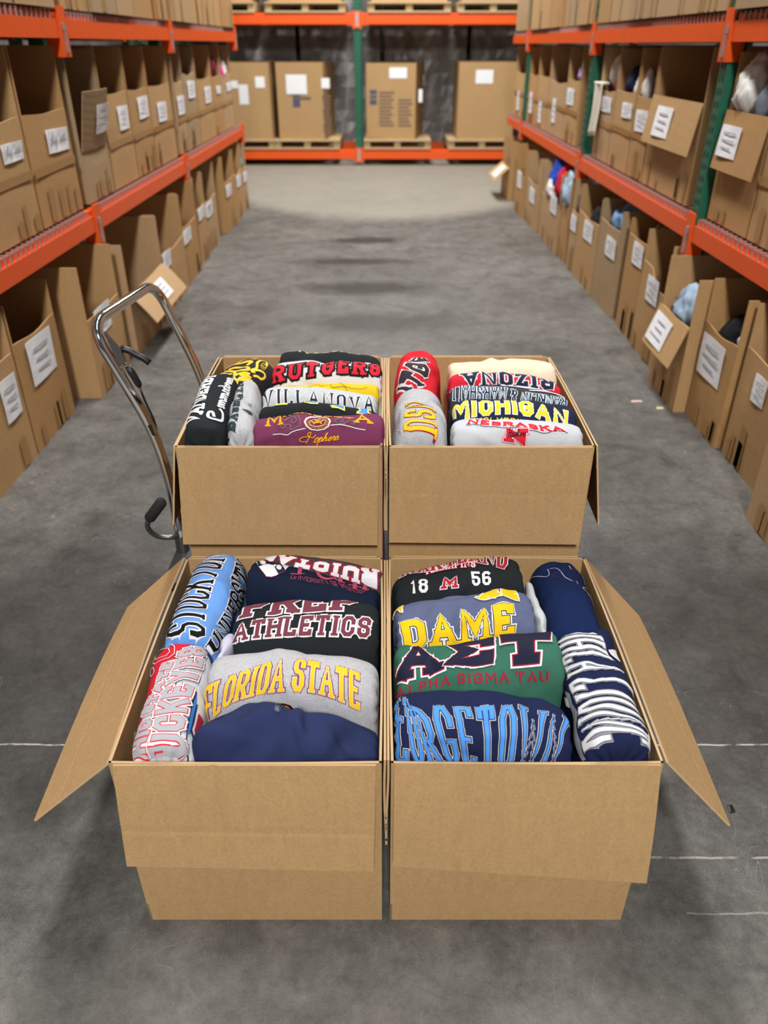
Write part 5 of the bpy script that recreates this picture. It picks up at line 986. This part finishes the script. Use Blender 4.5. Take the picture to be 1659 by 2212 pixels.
PC = {'maroon': (138, 24, 70), 'greyw': (196, 196, 200), 'gold': (246, 196, 24), 'gold2': (248, 196, 40), 'blackp': (18, 18, 20), 'orange': (222, 110, 40), 'white': (226, 226, 230), 'whitep': (222, 220, 220), 'wine': (118, 56, 72), 'wine2': (160, 30, 56), 'navyp': (34, 40, 66), 'navyd': (24, 28, 52), 'rose': (172, 70, 98),
      'redp': (210, 36, 56), 'redm': (176, 34, 52), 'bluep': (52, 116, 196), 'bluel': (80, 150, 236), 'silver': (172, 174, 182), 'steel': (110, 118, 130), 'lav': (176, 182, 214), 'plum': (84, 34, 60), 'silver2': (196, 192, 184), 'greyp': (140, 144, 152), 'pine': (48, 64, 64), 'lemon': (255, 224, 96), 'cream2': (196, 184, 140), 'olive': (120, 100, 40),
      'amber': (240, 164, 30), 'maroonp': (110, 44, 70), 'sage': (112, 104, 104), 'charcoal2': (60, 46, 54), 'rosegrey': (150, 120, 140), 'iceblue': (214, 228, 244), 'yellowp': (232, 220, 50)}
def low_spec(nt, b, c): b.inputs['Specular IOR Level'].default_value = .18
def pmat(k): return mat('print_' + k, lin(*PC[k]), .75 if k not in ('steel', 'silver2') else .35, 0 if k not in ('steel', 'silver2') else .5, low_spec)
NAMES = {  # key: name, label, category
 'fleece': ('folded_fleece', 'plain navy blue fleece with a short zip, folded', 'fleece'),
 'florida': ('folded_sweatshirt', 'grey sweatshirt with arched gold letters edged in maroon', 'sweatshirt'),
 'prep': ('folded_sweatshirt', 'black sweatshirt with maroon letters reading ATHLETICS', 'sweatshirt'),
 'penn': ('folded_sweatshirt', 'dark navy sweatshirt with a white shield and small rose lettering', 'sweatshirt'),
 'rutgrey': ('folded_sweatshirt', 'charcoal sweatshirt with white upside-down letters edged in red', 'sweatshirt'),
 'stockton': ('folded_sweatshirt', 'sky blue sweatshirt with black letters edged in white', 'sweatshirt'),
 'ohio': ('folded_t_shirt', 'red and white shirt with big silver letters edged in red', 't-shirt'),
 'georgetown': ('folded_sweatshirt', 'navy sweatshirt with tall thin bright blue letters', 'sweatshirt'),
 'sigma': ('folded_sweatshirt', 'green sweatshirt with three large navy Greek letters', 'sweatshirt'),
 'dame': ('folded_sweatshirt', 'faded slate blue sweatshirt with gold letters reading DAME', 'sweatshirt'),
 'maryland': ('folded_sweatshirt', 'black sweatshirt with white numerals 18 and 56', 'sweatshirt'),
 'cornell': ('folded_sweatshirt', 'royal navy sweatshirt with thin silver embroidered script', 'sweatshirt'),
 'stripe': ('folded_t_shirt', 'navy shirt crowded with tall white letters edged in grey', 't-shirt'),
 'tuckgrey': ('tucked_sweatshirt', 'pale grey sweatshirt tucked edgewise beside the faded slate blue one', 'sweatshirt'),
 'tucklilac': ('tucked_sweatshirt', 'scrap of pale lilac sleeve squeezed beside the black ATHLETICS sweatshirt', 'sweatshirt'),
 'maroon': ('folded_sweatshirt', 'maroon sweatshirt with a round seal and gold script', 'sweatshirt'),
 'blockblack': ('folded_sweatshirt', 'black sweatshirt showing only blue and yellow letter feet', 'sweatshirt'),
 'villanova': ('folded_sweatshirt', 'pale grey sweatshirt with dark navy letters reading VILLANOVA', 'sweatshirt'),
 'yellow': ('folded_t_shirt', 'bright yellow shirt squeezed between white and grey ones', 't-shirt'),
 'rutgers': ('folded_sweatshirt', 'white sweatshirt with red letters shadowed in black', 'sweatshirt'),
 'blackback': ('folded_sweatshirt', 'black sweatshirt with tiny cream lettering at the rear of its carton', 'sweatshirt'),
 'vander': ('folded_sweatshirt', 'black sweatshirt with white block letters and white script', 'sweatshirt'),
 'baseball': ('folded_sweatshirt', 'light grey sweatshirt with dark letters reading BASEBALL', 'sweatshirt'),
 'pitt': ('folded_t_shirt', 'black shirt with rounded yellow bubble letters', 't-shirt'),
 'nebraska': ('folded_sweatshirt', 'ash white sweatshirt with red letters and a red N', 'sweatshirt'),
 'michigan': ('folded_sweatshirt', 'navy sweatshirt with acid yellow letters edged in white', 'sweatshirt'),
 'franklin': ('folded_sweatshirt', 'charcoal sweatshirt with upside-down navy letters edged in pale blue', 'sweatshirt'),
 'arizona': ('folded_sweatshirt', 'red sweatshirt with upside-down navy letters edged in white', 'sweatshirt'),
 'cream': ('folded_sweatshirt', 'plain cream sweatshirt at the rear of its carton', 'sweatshirt'),
 'nsu': ('folded_sweatshirt', 'grey sweatshirt with sideways gold letters NSU', 'sweatshirt'),
 'redback': ('folded_sweatshirt', 'red hooded sweatshirt with sideways dark letters edged in white', 'sweatshirt'),
}
GOBJ = {}
for key, g in GAR.items():
    na, nb = 120, 104
    t = np.linspace(-1, 1, na); f = np.sign(t) * (1 - (1 - np.abs(t)) ** 1.7); a = f * g.L / 2
    low = g.top - g.h - g.base
    sl = np.linspace(g.sd + low, g.sd + .004, 9)
    s = np.concatenate([sl, np.linspace(g.sd, -g.sd, nb), -sl[::-1]]); ns = len(s)
    A, S_ = np.meshgrid(a, s, indexing='ij'); V = g.at(A, S_)
    org = np.array([g.cx, g.cy, g.base]); V = V.reshape(-1, 3)
    V[:, 2] = np.maximum(V[:, 2], g.base)
    # square off the ends: close each with a gently folded cap
    fs = [(i * ns + j, i * ns + j + 1, (i + 1) * ns + j + 1, (i + 1) * ns + j) for i in range(na - 1) for j in range(ns - 1)]
    fs += [((i + 1) * ns, i * ns, i * ns + ns - 1, (i + 1) * ns + ns - 1)[::-1] for i in range(na - 1)]
    mb = MB(); mb.v = V.tolist(); mb.f = fs; mb.m = [0] * len(fs)
    nm, lab, cat = NAMES[key]
    o = mb.build(nm, fabric(g.col, *FAB[g.col], **({'diag': True} if g.col == 'heatherdiag' else {})), None, True, org)
    o['_o'] = org.tolist(); tag(o, lab, cat, 'folded sweatshirts in the cartons'); GOBJ[key] = o
LIFT = {k: .0009 + .06 * GAR[k].wr for k in GAR}
def put(key, quads_layers, name):
    """quads_layers: list of (color, [polygons in (a, s)])."""
    g = GAR[key]; mb = MB(); mats = []
    for color, polys in quads_layers:
        LIFT[key] += .00036; m = pmat(color)
        if m not in mats: mats.append(m)
        mi = mats.index(m)
        pts = np.array([p for q in polys for p in q]);
        if not len(pts): continue
        pts[:, 0] = np.clip(pts[:, 0], -.4985 * g.L, .4985 * g.L)
        W_ = g.at(pts[:, 0], pts[:, 1], LIFT[key]); k = 0
        for q in polys:
            mb.add(W_[k:k + len(q)], [tuple(range(len(q)))], mi); k += len(q)
    if mb.f: mb.build(name, mats, GOBJ[key])
def offset_poly(q, e):
    q = [np.array(p, float) for p in q]; n = len(q)
    ar = sum(q[i][0] * q[(i + 1) % n][1] - q[(i + 1) % n][0] * q[i][1] for i in range(n))
    if abs(ar) < 1e-10: return q
    sg = 1 if ar > 0 else -1; out = []
    for i in range(n):
        d0 = q[i] - q[i - 1]; d1 = q[(i + 1) % n] - q[i]; l0, l1 = np.hypot(*d0), np.hypot(*d1)
        if l0 < 1e-7 or l1 < 1e-7: out.append(q[i]); continue
        n0 = np.array([d0[1], -d0[0]]) / l0 * sg; n1 = np.array([d1[1], -d1[0]]) / l1 * sg
        m = n0 + n1; l = max(m @ m, 1.7); out.append(q[i] + m * (2 / l) * e)
    return out
def tess(q, c=.0042):
    """A quad cut into small cells so that it follows the cloth."""
    q = [np.array(p, float) for p in q]
    if len(q) != 4: return [q]
    nu = int(max(np.hypot(*(q[1] - q[0])), np.hypot(*(q[2] - q[3]))) / c) + 1; nv = int(max(np.hypot(*(q[3] - q[0])), np.hypot(*(q[2] - q[1]))) / c) + 1
    P = [[(q[0] * (1 - i / nu) + q[1] * (i / nu)) * (1 - j / nv) + (q[3] * (1 - i / nu) + q[2] * (i / nu)) * (j / nv) for i in range(nu + 1)] for j in range(nv + 1)]
    return [[P[j][i], P[j][i + 1], P[j + 1][i + 1], P[j + 1][i]] for j in range(nv) for i in range(nu)]
def poly_interp(P):
    P = np.array(P, float)
    if len(P) > 2: P = np.array(catmull([tuple(p) for p in P], 6))
    d = np.concatenate([[0], np.cumsum(np.hypot(*np.diff(P, axis=0).T))]); d = d / max(d[-1], 1e-9)
    return lambda u: np.array([np.interp(u, d, P[:, 0]) + (0 if 0 <= u <= 1 else (u - (u > 1)) * (P[-1, 0] - P[0, 0])), np.interp(u, d, P[:, 1]) + (0 if 0 <= u <= 1 else (u - (u > 1)) * (P[-1, 1] - P[0, 1]))])
def clip_cells(poly, c=.0045):
    """A polygon cut along a grid of small cells."""
    out = []; P = np.array(poly); x0, y0 = P.min(0); x1, y1 = P.max(0)
    def cut(pg, ax, v, keep_less):
        r = []
        for i in range(len(pg)):
            p, q = pg[i], pg[(i + 1) % len(pg)]; ip = (p[ax] <= v) == keep_less or p[ax] == v; iq = (q[ax] <= v) == keep_less or q[ax] == v
            if ip: r.append(p)
            if ip != iq:
                t = (v - p[ax]) / (q[ax] - p[ax]); r.append(tuple(p[k] + t * (q[k] - p[k]) for k in (0, 1)))
        return r
    nx = int((x1 - x0) / c) + 1; ny = int((y1 - y0) / c) + 1
    for i in range(nx):
        col = [tuple(p) for p in poly]
        if nx > 1: col = cut(cut(col, 0, x0 + (x1 - x0) * i / nx, False), 0, x0 + (x1 - x0) * (i + 1) / nx, True)
        if len(col) < 3: continue
        for j in range(ny):
            ce = cut(cut(col, 1, y0 + (y1 - y0) * j / ny, False), 1, y0 + (y1 - y0) * (j + 1) / ny, True) if ny > 1 else col
            if len(ce) >= 3: out.append(ce)
    return out
for pr in PRINTS:
    if pr[0] == 't':
        _, key, txt, base, cap, layers, vf, t, ser, gap, font, slant = pr
        B, Cc = poly_interp(base), poly_interp(cap); sx = layout(txt, t, ser, gap, font, slant)[1]
        lenB = .5 * sum(float(np.hypot(*np.diff(np.array(P_), axis=0).T).sum()) for P_ in (base, cap)); hgt = float(np.mean([np.hypot(*(Cc(u) - B(u))) for u in (.1, .3, .5, .7, .9)])) / vf
        yk = min(max(hgt / (lenB / sx), .45), 5.0)
        quads, total = layout(txt, t, ser, gap, font, slant, yk)
        sub = []
        for q in quads:
            l = max(np.hypot(*(q[1] - q[0])), 1e-6); n = max(1, int(l / .16))
            for i in range(n):
                a0, a1 = i / n, (i + 1) / n
                qq = [q[0] * (1 - a0) + q[1] * a0, q[0] * (1 - a1) + q[1] * a1, q[3] * (1 - a1) + q[2] * a1, q[3] * (1 - a0) + q[2] * a0]
                w = []
                for x, y in qq:
                    u = x / total; b_ = B(u); w.append(b_ + (Cc(u) - b_) * (y / vf))
                sub.append(w)
        put(key, [(c, [cell for q in sub for cell in tess(offset_poly(q, e) if e else q)]) for c, e in layers], 'lettering')
    elif pr[0] == 'l':
        _, key, lines, layers, name, sm = pr
        for l in lines:
            put(key, [(c, [cell for q in stroke(catmull([tuple(p) for p in l], 5) if sm else l, e * 2) for cell in tess(q)]) for c, e in layers], name); LIFT[key] -= .00036 * len(layers) * .75
    else:
        _, key, polys, name = pr
        for c, p in polys: put(key, [(c, clip_cells(p))], name)
